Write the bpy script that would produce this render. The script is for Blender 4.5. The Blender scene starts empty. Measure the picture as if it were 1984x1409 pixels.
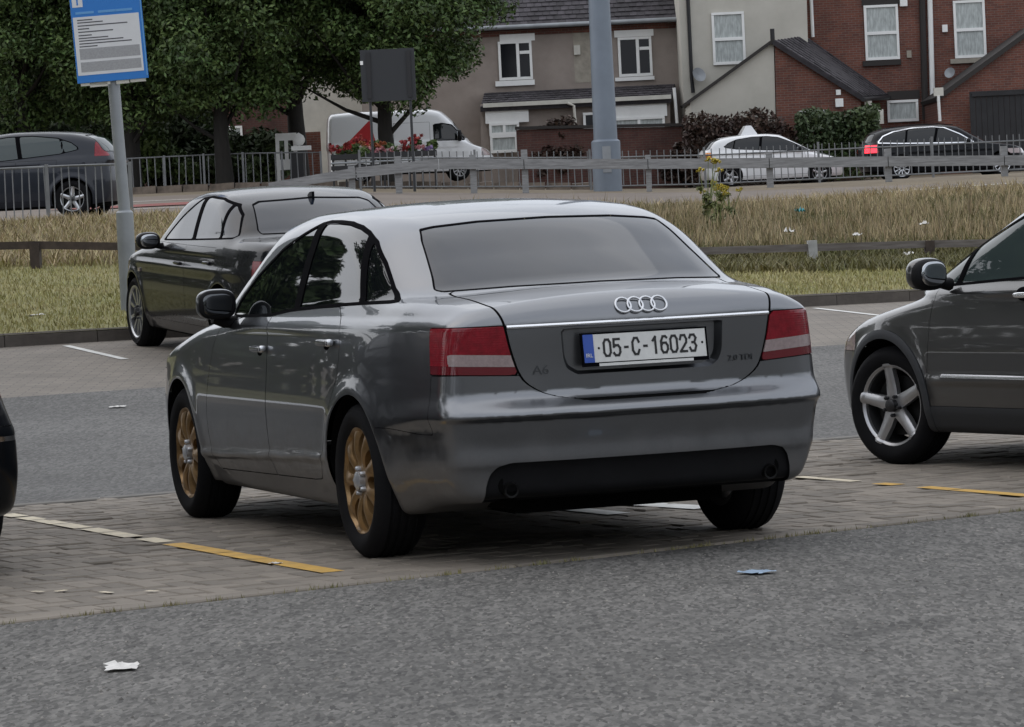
import bpy, math, random
import numpy as np
from mathutils import Vector, Matrix
random.seed(7); RNG=np.random.default_rng(7)
SC=bpy.context.scene
COL=SC.collection
# ---------------------------------------------------------------- camera
FPX=6997.0; PITCH=math.radians(2.068); ROLL=math.radians(-2.739); CAMZ=1.315
fw=Vector((0,math.cos(PITCH),-math.sin(PITCH))); rt=Vector((1,0,0)); up=rt.cross(fw)
R2=math.cos(ROLL)*rt+math.sin(ROLL)*up; U2=-math.sin(ROLL)*rt+math.cos(ROLL)*up
cam=bpy.data.cameras.new('camera'); camo=bpy.data.objects.new('camera',cam); COL.objects.link(camo)
camo.matrix_world=Matrix(((R2.x,U2.x,-fw.x,0),(R2.y,U2.y,-fw.y,0),(R2.z,U2.z,-fw.z,CAMZ),(0,0,0,1)))
cam.sensor_width=36; cam.lens=36*FPX/1984; cam.clip_start=.5; cam.clip_end=3000
SC.camera=camo
# ---------------------------------------------------------------- sky, sun, exposure (bright overcast)
SUN_EL=math.radians(52); SUN_AZ=math.radians(-62)      # azimuth from +Y towards +X
wd=bpy.data.worlds.new('World'); SC.world=wd; wd.use_nodes=True
nt=wd.node_tree; N=nt.nodes; L=nt.links
bg=N['Background']; bg.inputs[1].default_value=.10
sky=N.new('ShaderNodeTexSky'); sky.sky_type='NISHITA'; sky.sun_disc=False
sky.sun_elevation=SUN_EL; sky.sun_rotation=SUN_AZ; sky.dust_density=4; sky.air_density=1.2
tc=N.new('ShaderNodeTexCoord'); mp=N.new('ShaderNodeMapping'); mp.inputs['Scale'].default_value=(1,1,2.2)
L.new(tc.outputs['Generated'],mp.inputs[0])
no=N.new('ShaderNodeTexNoise'); no.inputs['Scale'].default_value=2.6; no.inputs['Detail'].default_value=5; no.inputs['Roughness'].default_value=.55
L.new(mp.outputs[0],no.inputs['Vector'])
cr=N.new('ShaderNodeValToRGB'); cr.color_ramp.elements[0].position=.30; cr.color_ramp.elements[1].position=.72
cr.color_ramp.elements[0].color=(.68,.71,.76,1); cr.color_ramp.elements[1].color=(1,1,1,1)
L.new(no.outputs['Fac'],cr.inputs[0])
sc=N.new('ShaderNodeMix'); sc.data_type='RGBA'; sc.blend_type='MULTIPLY'; sc.inputs[0].default_value=1
L.new(cr.outputs[0],sc.inputs[6]); sc.inputs[7].default_value=(11.5,11.8,12.4,1)
mx=N.new('ShaderNodeMix'); mx.data_type='RGBA'; mx.inputs[0].default_value=.86
L.new(sky.outputs[0],mx.inputs[6]); L.new(sc.outputs[2],mx.inputs[7]); L.new(mx.outputs[2],bg.inputs[0])
sl=bpy.data.lights.new('sun','SUN'); sl.energy=.6; sl.angle=math.radians(110); sl.color=(1,.965,.91)
so=bpy.data.objects.new('sun',sl); COL.objects.link(so)
sd=Vector((math.sin(SUN_AZ)*math.cos(SUN_EL),math.cos(SUN_AZ)*math.cos(SUN_EL),math.sin(SUN_EL)))
so.rotation_euler=sd.to_track_quat('Z','Y').to_euler(); so.location=(0,0,60)
vs=SC.view_settings; vs.view_transform='Standard'; vs.look='None'; vs.exposure=0.24; vs.gamma=1; vs.use_curve_mapping=False
# ---------------------------------------------------------------- helpers: pixels of the survey photograph -> places
def ray(px,py):
    d=fw+R2*((px-992)/FPX)-U2*((py-704.5)/FPX); return d/d.y
def at(px,py,Y):
    d=ray(px,py); return Vector((d.x*Y,Y,CAMZ+d.z*Y))
# ---------------------------------------------------------------- materials
MATS={}
def mat(name,base=(.5,.5,.5),rough=.6,metal=0,coat=0,spec=.5,var=0,vscale=4.,bump=0,bscale=40.,col2=None,emit=None,trans=0,island=0,dirt=None,detail=6,coord='Object',coatr=.03,stretch=None,bdist=.01):
    if name in MATS: return MATS[name]
    m=bpy.data.materials.new(name); m.use_nodes=True; MATS[name]=m
    t=m.node_tree; n=t.nodes; l=t.links; b=n['Principled BSDF']
    b.inputs['Base Color'].default_value=(*base,1); b.inputs['Roughness'].default_value=rough; b.inputs['Metallic'].default_value=metal
    b.inputs['Coat Weight'].default_value=coat; b.inputs['Coat Roughness'].default_value=coatr
    b.inputs['Specular IOR Level'].default_value=spec; b.inputs['Transmission Weight'].default_value=trans
    if emit: b.inputs['Emission Color'].default_value=(*emit[0],1); b.inputs['Emission Strength'].default_value=emit[1]
    c=n.new('ShaderNodeTexCoord'); vec=c.outputs[coord]
    if stretch:
        q=n.new('ShaderNodeMapping'); q.inputs['Scale'].default_value=stretch; l.new(vec,q.inputs[0]); vec=q.outputs[0]
    cur=None
    if var or col2:
        a=n.new('ShaderNodeTexNoise'); a.inputs['Scale'].default_value=vscale; a.inputs['Detail'].default_value=detail; a.inputs['Roughness'].default_value=.62
        l.new(vec,a.inputs['Vector'])
        r=n.new('ShaderNodeValToRGB'); r.color_ramp.elements[0].position=.32; r.color_ramp.elements[1].position=.70
        c2=col2 or tuple(min(1,x*(1+var)) for x in base); c1=base if col2 else tuple(x*(1-var) for x in base)
        r.color_ramp.elements[0].color=(*c1,1); r.color_ramp.elements[1].color=(*c2,1)
        l.new(a.outputs['Fac'],r.inputs[0]); cur=r.outputs[0]
    if island:
        g=n.new('ShaderNodeNewGeometry'); hs=n.new('ShaderNodeHueSaturation')
        mr=n.new('ShaderNodeMapRange'); mr.inputs[3].default_value=1-island; mr.inputs[4].default_value=1+island
        l.new(g.outputs['Random Per Island'],mr.inputs[0]); l.new(mr.outputs[0],hs.inputs['Value'])
        mh=n.new('ShaderNodeMath'); mh.operation='MULTIPLY_ADD'; mh.inputs[1].default_value=7.31; mh.inputs[2].default_value=0
        fr=n.new('ShaderNodeMath'); fr.operation='FRACT'; l.new(g.outputs['Random Per Island'],mh.inputs[0]); l.new(mh.outputs[0],fr.inputs[0])
        m2=n.new('ShaderNodeMapRange'); m2.inputs[3].default_value=.485; m2.inputs[4].default_value=.515; l.new(fr.outputs[0],m2.inputs[0]); l.new(m2.outputs[0],hs.inputs['Hue'])
        if cur: l.new(cur,hs.inputs['Color'])
        else: hs.inputs['Color'].default_value=(*base,1)
        cur=hs.outputs[0]
    if dirt:   # road dirt thrown up on the lower bodywork: (colour, height, amount)
        sp=n.new('ShaderNodeSeparateXYZ'); l.new(c.outputs['Object'],sp.inputs[0])
        nn=n.new('ShaderNodeTexNoise'); nn.inputs['Scale'].default_value=5; nn.inputs['Detail'].default_value=8; nn.inputs['Roughness'].default_value=.7; l.new(c.outputs['Object'],nn.inputs['Vector'])
        ad=n.new('ShaderNodeMath'); ad.operation='MULTIPLY_ADD'; ad.inputs[1].default_value=-.5; l.new(nn.outputs['Fac'],ad.inputs[0]); l.new(sp.outputs['Z'],ad.inputs[2])
        mr=n.new('ShaderNodeMapRange'); mr.inputs[1].default_value=dirt[1]-.25; mr.inputs[2].default_value=dirt[1]+.25-.25; mr.inputs[3].default_value=dirt[2]; mr.inputs[4].default_value=.04
        l.new(ad.outputs[0],mr.inputs[0])
        x=n.new('ShaderNodeMix'); x.data_type='RGBA'; l.new(mr.outputs[0],x.inputs[0])
        if cur: l.new(cur,x.inputs[6])
        else: x.inputs[6].default_value=(*base,1)
        x.inputs[7].default_value=(*dirt[0],1); cur=x.outputs[2]
        r1=n.new('ShaderNodeMix'); r1.data_type='FLOAT'; l.new(mr.outputs[0],r1.inputs[0]); r1.inputs[2].default_value=rough; r1.inputs[3].default_value=.75; l.new(r1.outputs[0],b.inputs['Roughness'])
        if metal:
            r2=n.new('ShaderNodeMix'); r2.data_type='FLOAT'; l.new(mr.outputs[0],r2.inputs[0]); r2.inputs[2].default_value=metal; r2.inputs[3].default_value=0; l.new(r2.outputs[0],b.inputs['Metallic'])
        if coat:
            r3=n.new('ShaderNodeMix'); r3.data_type='FLOAT'; l.new(mr.outputs[0],r3.inputs[0]); r3.inputs[2].default_value=coat; r3.inputs[3].default_value=.15; l.new(r3.outputs[0],b.inputs['Coat Weight'])
    if cur: l.new(cur,b.inputs['Base Color'])
    if bump:
        a=n.new('ShaderNodeTexNoise'); a.inputs['Scale'].default_value=bscale; a.inputs['Detail'].default_value=5; l.new(vec,a.inputs['Vector'])
        q=n.new('ShaderNodeBump'); q.inputs['Strength'].default_value=bump; q.inputs['Distance'].default_value=bdist; l.new(a.outputs['Fac'],q.inputs['Height']); l.new(q.outputs[0],b.inputs['Normal'])
    return m
def brick_mat(name,c1,c2,mortar,scale=1.0,axis='XZ',bw=.225,bh=.075,var=.25,ms=.008):
    if name in MATS: return MATS[name]
    m=mat(name,c1,.85,bump=.3,bscale=25); t=m.node_tree; n=t.nodes; l=t.links; b=n['Principled BSDF']
    c=n.new('ShaderNodeTexCoord'); sp=n.new('ShaderNodeSeparateXYZ'); cb=n.new('ShaderNodeCombineXYZ'); l.new(c.outputs['Object'],sp.inputs[0])
    l.new(sp.outputs[axis[0]],cb.inputs[0]); l.new(sp.outputs[axis[1]],cb.inputs[1])
    bt=n.new('ShaderNodeTexBrick'); bt.inputs['Scale'].default_value=1; bt.inputs['Brick Width'].default_value=bw; bt.inputs['Row Height'].default_value=bh; bt.inputs['Mortar Size'].default_value=ms; bt.inputs['Bias'].default_value=0
    bt.inputs['Color1'].default_value=(*c1,1); bt.inputs['Color2'].default_value=(*c2,1); bt.inputs['Mortar'].default_value=(*mortar,1); l.new(cb.outputs[0],bt.inputs['Vector'])
    a=n.new('ShaderNodeTexNoise'); a.inputs['Scale'].default_value=1.3; a.inputs['Detail'].default_value=8; a.inputs['Roughness'].default_value=.7; l.new(c.outputs['Object'],a.inputs['Vector'])
    mr=n.new('ShaderNodeMapRange'); mr.inputs[1].default_value=.3; mr.inputs[2].default_value=.7; mr.inputs[3].default_value=1-var; mr.inputs[4].default_value=1+var; l.new(a.outputs['Fac'],mr.inputs[0])
    hs=n.new('ShaderNodeHueSaturation'); l.new(bt.outputs[0],hs.inputs['Color']); l.new(mr.outputs[0],hs.inputs['Value']); l.new(hs.outputs[0],b.inputs['Base Color'])
    return m
# ---------------------------------------------------------------- objects
def tag(o,label=None,cat=None,group=None,kind=None):
    for k,v in (('label',label),('category',cat),('group',group),('kind',kind)):
        if v: o[k]=v
    return o
def empty(name,loc=(0,0,0),rz=0,rx=0,label=None,cat=None,group=None):
    o=bpy.data.objects.new(name,None); COL.objects.link(o); o.location=loc; o.rotation_mode='ZXY' if False else 'XYZ'; o.rotation_euler=(rx,0,rz); o.empty_display_size=.2
    return tag(o,label,cat,group)
def link(name,me,m=None,parent=None,loc=None):
    o=bpy.data.objects.new(name,me); COL.objects.link(o)
    if m is not None and len(me.materials)==0: me.materials.append(m)
    if parent is not None: o.parent=parent
    if loc is not None: o.location=loc
    return o
class MB:
    def __init__(s): s.v=[]; s.f=[]
    def quad(s,*p):
        i=len(s.v); s.v+= [tuple(q) for q in p]; s.f.append(tuple(range(i,i+len(p)))); return s
    def box(s,c,d,rz=0,bev=0):
        cx,cy,cz=c; a,b,h=d[0]/2,d[1]/2,d[2]/2; co,si=math.cos(rz),math.sin(rz); i=len(s.v)
        for dz in (-h,h):
            for dx,dy in ((-a,-b),(a,-b),(a,b),(-a,b)): s.v.append((cx+dx*co-dy*si,cy+dx*si+dy*co,cz+dz))
        s.f+=[(i+3,i+2,i+1,i),(i+4,i+5,i+6,i+7)]+[(i+k,i+(k+1)%4,i+4+(k+1)%4,i+4+k) for k in range(4)]
        return s
    def prism(s,poly,d):   # polygon (3d points) extruded by vector d
        n=len(poly); i=len(s.v); d=Vector(d)
        s.v+=[tuple(Vector(p)) for p in poly]+[tuple(Vector(p)+d) for p in poly]
        s.f+=[tuple(range(i+n-1,i-1,-1)),tuple(range(i+n,i+2*n))]+[(i+k,i+(k+1)%n,i+n+(k+1)%n,i+n+k) for k in range(n)]
        return s
    def tube(s,pts,rad,n=10,cap=True):
        pts=[Vector(p) for p in pts]; rad=rad if isinstance(rad,(list,tuple)) else [rad]*len(pts); i0=len(s.v)
        u=None
        for k,p in enumerate(pts):
            d=(pts[min(k+1,len(pts)-1)]-pts[max(k-1,0)]).normalized()
            if u is None: u=d.orthogonal().normalized()
            u=(u-d*u.dot(d)).normalized(); w=d.cross(u)
            for j in range(n):
                a=2*math.pi*j/n; s.v.append(tuple(p+(u*math.cos(a)+w*math.sin(a))*rad[k]))
        for k in range(len(pts)-1):
            for j in range(n):
                a=i0+k*n+j; b=i0+k*n+(j+1)%n; s.f.append((a,b,b+n,a+n))
        if cap: s.f.append(tuple(range(i0+n-1,i0-1,-1))); e=i0+(len(pts)-1)*n; s.f.append(tuple(range(e,e+n)))
        return s
    def lathe(s,prof,axis='Z',n=32,c=(0,0,0),closed=False):   # prof: (radius, along)
        i0=len(s.v); m=len(prof)
        for j in range(n):
            a=2*math.pi*j/n
            for r,h in prof:
                p=(r*math.cos(a),r*math.sin(a),h) if axis=='Z' else (r*math.cos(a),h,r*math.sin(a))
                s.v.append((p[0]+c[0],p[1]+c[1],p[2]+c[2]))
        for j in range(n):
            for k in range(m-1 if not closed else m):
                a=i0+j*m+k; b=i0+j*m+(k+1)%m; c2=i0+((j+1)%n)*m+(k+1)%m; d=i0+((j+1)%n)*m+k
                s.f.append((a,b,c2,d) if axis=='Y' else (d,c2,b,a))
        return s
    def mesh(s,name,smooth=False,ang=None):
        me=bpy.data.meshes.new(name); me.from_pydata(s.v,[],s.f); me.update()
        if smooth:
            me.polygons.foreach_set('use_smooth',[True]*len(me.polygons))
            if ang: me.set_sharp_from_angle(angle=math.radians(ang))
        return me
    def build(s,name,m,parent=None,smooth=False,ang=40,loc=None): return link(name,s.mesh(name,smooth,ang),m,parent,loc)
def np_mesh(name,V,T,m=None,normals=None,smooth=True):
    me=bpy.data.meshes.new(name); n=len(T); k=T.shape[1]
    me.vertices.add(len(V)); me.vertices.foreach_set('co',np.asarray(V,np.float32).ravel())
    me.loops.add(n*k); me.loops.foreach_set('vertex_index',np.asarray(T,np.int32).ravel())
    me.polygons.add(n); me.polygons.foreach_set('loop_start',np.arange(0,n*k,k,dtype=np.int32)); me.polygons.foreach_set('loop_total',np.full(n,k,np.int32))
    me.update(); me.validate()
    if smooth: me.polygons.foreach_set('use_smooth',np.ones(len(me.polygons),bool))
    if normals is not None and len(me.vertices)==len(V):
        try: me.normals_split_custom_set_from_vertices([tuple(q) for q in normals])
        except Exception as ex: print('normals',ex)
    if m: me.materials.append(m)
    return me
def text_mesh(txt,size,depth=.001,sx=1.,align='CENTER'):
    c=bpy.data.curves.new('lettering','FONT'); c.body=txt; c.size=size; c.extrude=depth; c.align_x=align; c.align_y='CENTER'; c.resolution_u=3
    o=bpy.data.objects.new('lettering',c); COL.objects.link(o); bpy.context.view_layer.update()
    me=bpy.data.meshes.new_from_object(o.evaluated_get(bpy.context.evaluated_depsgraph_get())); bpy.data.objects.remove(o); me.materials.clear()
    for v in me.vertices: v.co.x*=sx
    return me
def spl(K):
    """monotone-ish cubic through knots, linear outside"""
    K=np.array(sorted(K),float);x=K[:,0];y=K[:,1];n=len(x)
    h=np.diff(x);d=np.diff(y)/h;m=np.zeros(n)
    m[0]=d[0];m[-1]=d[-1]
    for i in range(1,n-1):
        if d[i-1]*d[i]<=0: m[i]=0
        else:
            w1=2*h[i]+h[i-1];w2=h[i]+2*h[i-1];m[i]=(w1+w2)/(w1/d[i-1]+w2/d[i])
    def f(q):
        q=np.asarray(q,float);i=np.clip(np.searchsorted(x,q)-1,0,n-2)
        t=(q-x[i])/h[i];tc=np.clip(t,0,1)
        a=tc*tc*(3-2*tc);b=tc*(1-tc)**2;c=tc*tc*(tc-1)
        v=y[i]*(1-a)+y[i+1]*a+h[i]*(m[i]*b+m[i+1]*c)
        v=v+np.where(t<0,m[0]*(q-x[0]),0)+np.where(t>1,m[-1]*(q-x[-1]),0)
        return v
    return f
def smax(a,b,k):
    h=np.maximum(k-np.abs(a-b),0)/k
    return np.maximum(a,b)+h*h*k*.25
def smin(a,b,k): return -smax(-a,-b,k)
def sst(a,b,x):
    t=np.clip((x-a)/(b-a),0,1);return t*t*(3-2*t)
def car_field(P):
    Wp=spl(P['plan']);tum=spl(P['tum']);D=spl(P['deck']);Tc=spl(P['roof']);Xr=spl(P['tail']);Xf=spl(P['nose'])
    Wg=spl(P['gplan']);gt=spl(P['gtum']);Bz=spl(P['floor'])
    xm=P.get('xm',1.0);cr=P.get('crown',.05);gcr=P.get('gcrown',.045);cy=P.get('wrap',.22);cf=P.get('wrapf',.28)
    tc=P.get('tailcurve',.10);nc=P.get('nosecurve',.35);tw=P.get('tailpow',2.6)
    arches=P['arches'];fl=P.get('flare',.012);ks=P.get('kside',.05);kg=P.get('kgreen',.07);ku=P.get('kunion',.06)
    extra=P.get('side_extra');rex=P.get('rear_extra');ke=P.get('kend',.07)
    dk=P.get('deckk',.06);gz=P.get('gz',.93);crr=P.get('crown_r',0);crf=P.get('crown_f',0);kr=P.get('kgreen_r',0)
    def F(x,y,z):
        ay=np.sqrt(y*y+1e-6)
        W=Wp(x)-tum(z)
        for (ax,az,R) in arches:
            r=np.sqrt((x-ax)**2+(z-az)**2)
            W=W+fl*np.exp(-((r-R-.015)/.045)**2)
        if extra: W=W+extra(x,z)
        e=1e-3
        wx=(Wp(x+e)-Wp(x-e))/(2*e)
        f=(ay-W)/np.sqrt(1+np.clip(wx,-3,3)**2)
        q=ay/.75
        xr=Xr(z)+tc*q**tw
        if rex: xr=xr+rex(y,z)
        f=smax(f,xr-x,ke)
        f=smax(f,(x-Xf(z)+nc*(ay/.9)**2.4)*.9,ke)
        dz=D(x)-(cr+crr*sst(xm-1.2,xm-1.9,x)+crf*sst(xm+1.3,xm+2.,x))*(ay/.85)**2.2
        sx=(D(x+e)-D(x-e))/(2*e)
        f=smax(f,(z-dz)/np.sqrt(1+np.clip(sx,-3,3)**2),dk)
        f=smax(f,Bz(x)-z,.05)
        s=np.tanh((xm-x)/.35)
        xe=x-np.where(s>0,cy*s,cf*s)*ay*ay
        t=Tc(xe)-gcr*(ay/.6)**2
        tx=(Tc(xe+e)-Tc(xe-e))/(2*e)
        g=smax((z-t)/np.sqrt(1+np.clip(tx,-4,4)**2),(ay-Wg(x)+gt(z))*.92,kg+kr*sst(xm-.3,xm-1.1,x))
        g=smax(g,gz-z,.02)
        return smin(f,g,ku)
    return F
def grad(F,V,e=1.5e-3):
    x,y,z=V.T
    return np.stack([F(x+e,y,z)-F(x-e,y,z),F(x,y+e,z)-F(x,y-e,z),F(x,y,z+e)-F(x,y,z-e)],1)/(2*e)
def newton(F,V,n=3):
    V=V.copy()
    for _ in range(n):
        g=grad(F,V);f=F(*V.T);gg=np.maximum((g*g).sum(1),.05)
        st=-(f/gg)[:,None]*g;L=np.linalg.norm(st,axis=1,keepdims=True)
        V+=st*np.minimum(1,.02/np.maximum(L,1e-9))
    return V
# ---------------------------------------------------------------- meshing of a smooth solid, cutting it into panels
def surf(F,lo,hi,h):
    xs=np.arange(lo[0],hi[0]+h,h); ny=int(math.ceil(hi[1]/h))+1; yh=np.arange(0,ny+1)*h; zs=np.arange(lo[2],hi[2]+h,h)
    X,Y,Z=np.meshgrid(xs,yh,zs,indexing='ij'); G=F(X.ravel(),Y.ravel(),Z.ravel()).reshape(X.shape)
    G=np.concatenate([G[:,:0:-1,:],G],1); ys=np.concatenate([-yh[:0:-1],yh])
    S=G<0; nx,nyy,nz=G.shape
    cnt=np.zeros((nx-1,nyy-1,nz-1)); pos=np.zeros((nx-1,nyy-1,nz-1,3))
    base=np.stack(np.meshgrid(xs[:-1],ys[:-1],zs[:-1],indexing='ij'),-1)
    def sl(a,o,ax): return a[o[0]:o[0]+nx-1,o[1]:o[1]+nyy-1,o[2]:o[2]+nz-1]
    for ax in range(3):
        for p in (0,1):
            for q in (0,1):
                o=[0,0,0]; oth=[k for k in range(3) if k!=ax]; o[oth[0]]=p; o[oth[1]]=q; e=list(o); e[ax]=1
                a=sl(G,o,ax); b=sl(G,e,ax); c=(a<0)!=(b<0)
                t=np.where(c,a/np.where(c,a-b,1),0)
                cnt+=c
                pos[...,ax]+=np.where(c,t*h,0); pos[...,oth[0]]+=np.where(c,p*h,0); pos[...,oth[1]]+=np.where(c,q*h,0)
    act=cnt>0; idx=-np.ones(act.shape,int); idx[act]=np.arange(act.sum())
    V=(base[act]+pos[act]/cnt[act][:,None]); Q=[]
    for ax in range(3):
        sa=[slice(None)]*3; sb=[slice(None)]*3; sa[ax]=slice(0,-1); sb[ax]=slice(1,None)
        ch=S[tuple(sa)]!=S[tuple(sb)]; I=np.argwhere(ch); o=[k for k in range(3) if k!=ax]
        ok=(I[:,o[0]]>0)&(I[:,o[1]]>0)&(I[:,o[0]]<G.shape[o[0]]-1)&(I[:,o[1]]<G.shape[o[1]]-1); I=I[ok]
        def cid(da,db):
            J=I.copy(); J[:,o[0]]-=da; J[:,o[1]]-=db; return idx[J[:,0],J[:,1],J[:,2]]
        q=np.stack([cid(1,1),cid(0,1),cid(0,0),cid(1,0)],1)
        ins=S[I[:,0],I[:,1],I[:,2]]; flip=ins if ax!=1 else ~ins
        q[~flip]=q[~flip][:,::-1]; Q.append(q)
    Q=np.concatenate(Q); Q=Q[(Q>=0).all(1)]
    V=newton(F,V,5)
    T=np.concatenate([Q[:,[0,1,2]],Q[:,[0,2,3]]])
    return V,T
def compact(V,T):
    u,inv=np.unique(T,return_inverse=True); return V[u],inv.reshape(T.shape)
def split(M,g,F=None):
    V,T=M
    if len(T)==0: return M,M
    s=g(V); s=np.where(np.abs(s)<1e-6,1e-6,s); ins=s<0; c=ins[T].sum(1)
    tin=[T[c==3]]; tout=[T[c==0]]; nv=len(V); newV=[V]
    mi=(c==1)|(c==2)
    if mi.any():
        mx_=T[mi]; cc=c[mi]; im=ins[mx_]; lone=np.where((cc==1)[:,None],im,~im); li=lone.argmax(1); r=np.arange(len(mx_))
        A=mx_[r,li]; B=mx_[r,(li+1)%3]; C=mx_[r,(li+2)%3]
        E=np.concatenate([np.stack([A,B],1),np.stack([A,C],1)]); Es=np.sort(E,1)
        key=Es[:,0].astype(np.int64)*nv+Es[:,1]; u,inv=np.unique(key,return_inverse=True); a=(u//nv).astype(int); b=(u%nv).astype(int)
        t=(s[a]/(s[a]-s[b]))[:,None]; P=V[a]*(1-t)+V[b]*t
        if F is not None: P=newton(F,P,2)
        newV.append(P); ab=nv+inv[:len(A)]; ac=nv+inv[len(A):]
        t1=np.stack([A,ab,ac],1); t2=np.concatenate([np.stack([ab,B,C],1),np.stack([ab,C,ac],1)]); li1=(cc==1)
        tin.append(t1[li1]); tout.append(t1[~li1]); l2=np.concatenate([li1,li1]); tout.append(t2[l2]); tin.append(t2[~l2])
    VV=np.concatenate(newV); return compact(VV,np.concatenate(tin)),compact(VV,np.concatenate(tout))
def merge(a,b):
    if len(a[1])==0: return b
    if len(b[1])==0: return a
    return np.concatenate([a[0],b[0]]),np.concatenate([a[1],b[1]+len(a[0])])
def weld(a,b):
    V,T=merge(a,b); k=np.round(V,7); u,i,inv=np.unique(k,axis=0,return_index=True,return_inverse=True); return V[i],inv.ravel()[T]
def boundary(T):
    E=np.concatenate([T[:,[0,1]],T[:,[1,2]],T[:,[2,0]]]); k=np.sort(E,1); n=T.max()+1
    key=k[:,0].astype(np.int64)*n+k[:,1]; u,i,cn=np.unique(key,return_index=True,return_counts=True); return E[i[cn==1]]
def polysdf(P,r=0):
    P=np.array(P,float); n=len(P)
    def f(a,b):
        d=np.full(a.shape,1e9); ins=np.zeros(a.shape,bool)
        for i in range(n):
            p=P[i]; q=P[(i+1)%n]; e=q-p; wx=a-p[0]; wy=b-p[1]
            t=np.clip((wx*e[0]+wy*e[1])/(e@e),0,1); d=np.minimum(d,(wx-t*e[0])**2+(wy-t*e[1])**2)
            if q[1]!=p[1]: ins^=((p[1]>b)!=(q[1]>b))&(a<(q[0]-p[0])*(b-p[1])/(q[1]-p[1])+p[0])
        d=np.sqrt(d); return np.where(ins,-d,d)-r
    return f
def inset(M,g,shift,F):    # pieces pressed in from the surface with walls to the rim
    pass
class Car:
    """a car body cut out of one smooth solid; local x forward from the rear axle, y left, z up"""
    def __init__(s,P,h,root,mats):
        s.F=car_field(P); s.P=P; s.root=root; s.m=mats
        s.rest=surf(s.F,(P['lo'],0,.08),(P['hi'],P['hw'],P['top']),h); s.gap=(np.zeros((0,3)),np.zeros((0,3),int))
    def part(s,name,M,m,off=0,skirt=0,label=None,parent=None):
        V,T=M
        if len(T)<2: return None
        n=grad(s.F,V); n/=np.maximum(np.linalg.norm(n,axis=1,keepdims=True),1e-9)
        V2=V+n*off; N2=n
        if skirt:
            e=boundary(T); k=len(V2); u,inv=np.unique(e,return_inverse=True); inv=inv.reshape(e.shape)
            d=len(u); V3=np.concatenate([V2,V2[u],V2[u]-n[u]*skirt])
            ctr=V2.mean(0)
            q=np.concatenate([np.stack([k+inv[:,1],k+inv[:,0],k+d+inv[:,0]],1),np.stack([k+inv[:,1],k+d+inv[:,0],k+d+inv[:,1]],1)])
            fn=np.cross(V3[q[:,1]]-V3[q[:,0]],V3[q[:,2]]-V3[q[:,0]]); vn=np.zeros_like(V3)
            for j in range(3): np.add.at(vn,q[:,j],fn)
            vn/=np.maximum(np.linalg.norm(vn,axis=1,keepdims=True),1e-9)
            vn[:k]=n; V2=V3; T=np.concatenate([T,q]); N2=vn
        o=link(name,np_mesh(name,V2,T,m,N2),None,parent or s.root)
        if label: o['label']=label
        return o
    def cut(s,name,m,g,gap=0,both=False,off=0,skirt=0,label=None,drop=False,keep=False,arc=False):
        gg=lambda V:g(V[:,0],V[:,1],V[:,2])
        if gap:
            a,s.rest=split(s.rest,lambda V:gg(V)-gap,s.F); a,ring=split(a,gg,s.F); s.gap=merge(s.gap,ring)
        else: a,s.rest=split(s.rest,gg,s.F)
        if drop or len(a[1])==0: return a
        if keep: return a
        if both:
            l,r=split(a,lambda V:-V[:,1]); return [s.part(name,q,m,off,skirt,label) for p in (l,r) for q in (([p] if not arc else split(p,lambda V:1.3-V[:,0])))]
        return s.part(name,a,m,off,skirt,label)
    def crease(s,zs,xmax):   # extra edge loops along level creases of the tail
        for z0 in zs:
            def fix(F,P,n):
                P=P.copy()
                for _ in range(4):
                    g=grad(F,P); g[:,2]=0; f=F(*P.T); st=-(f/np.maximum((g*g).sum(1),.2))[:,None]*g; P+=np.clip(st,-.02,.02)
                return P
            V,T=s.rest; cen=V[T].mean(1); m=(cen[:,0]<xmax)&(np.abs(cen[:,2]-z0)<.08)
            if not m.any(): continue
            global newton
            old=newton; newton=fix
            try: a,b=split((V,T),lambda V:np.where(V[:,0]<xmax,V[:,2]-z0,1.),s.F)
            finally: newton=old
            s.rest=weld(a,b)
    def sub(s,M,g): return split(M,lambda V:g(V[:,0],V[:,1],V[:,2]),s.F)
    def surf_y(s,x,z,y0=1.2):
        a,b=0.2,y0
        for _ in range(40):
            c=.5*(a+b)
            if s.F(np.array([x]),np.array([c]),np.array([z]))[0]<0: a=c
            else: b=c
        return a
    def surf_ys(s,w):
        x=np.array([q[0] for q in w]); z=np.array([q[1] for q in w]); a=np.full(len(w),.2); b=np.full(len(w),1.2)
        for _ in range(22):
            c=.5*(a+b); m=s.F(x,c,z)<0; a=np.where(m,c,a); b=np.where(m,b,c)
        return a-.014
    def surf_x(s,y,z,a,b):   # a inside, b outside
        for _ in range(40):
            c=.5*(a+b)
            if s.F(np.array([c]),np.array([y]),np.array([z]))[0]<0: a=c
            else: b=c
        return a
    def windows(s,poly,bars,seal=.016,glass='glass',shrink=.0,sealm='rubber',frame=None):
        pg=polysdf(poly); g=lambda x,y,z: np.maximum(pg(x,z),.45-np.abs(y))
        if frame:   # bright trim round the opening
            ring=s.cut('',None,lambda x,y,z:g(x,y,z)-frame[0],keep=True); i,o=s.sub(ring,g)
            for q in split(o,lambda V:-V[:,1]): s.part('window_trim',q,s.m[frame[1]],.003)
            s_=i
        else: s_=s.cut('',None,g,keep=True)
        def bar(x,z):
            d=np.full(x.shape,9.)
            for (x0,z0,x1,z1,w) in bars:
                t=(z-z0)/(z1-z0); d=np.minimum(d,np.abs(x-(x0+(x1-x0)*t))-w)
            return d
        gi=lambda x,y,z: np.maximum(pg(x,z)+seal,-bar(x,z))
        inn,out=s.sub(s_,gi)
        for q in split(out,lambda V:-V[:,1]): s.part('window_surround',q,s.m[sealm],.001)
        cuts=sorted([b for b in bars],key=lambda b:b[0])
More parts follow.
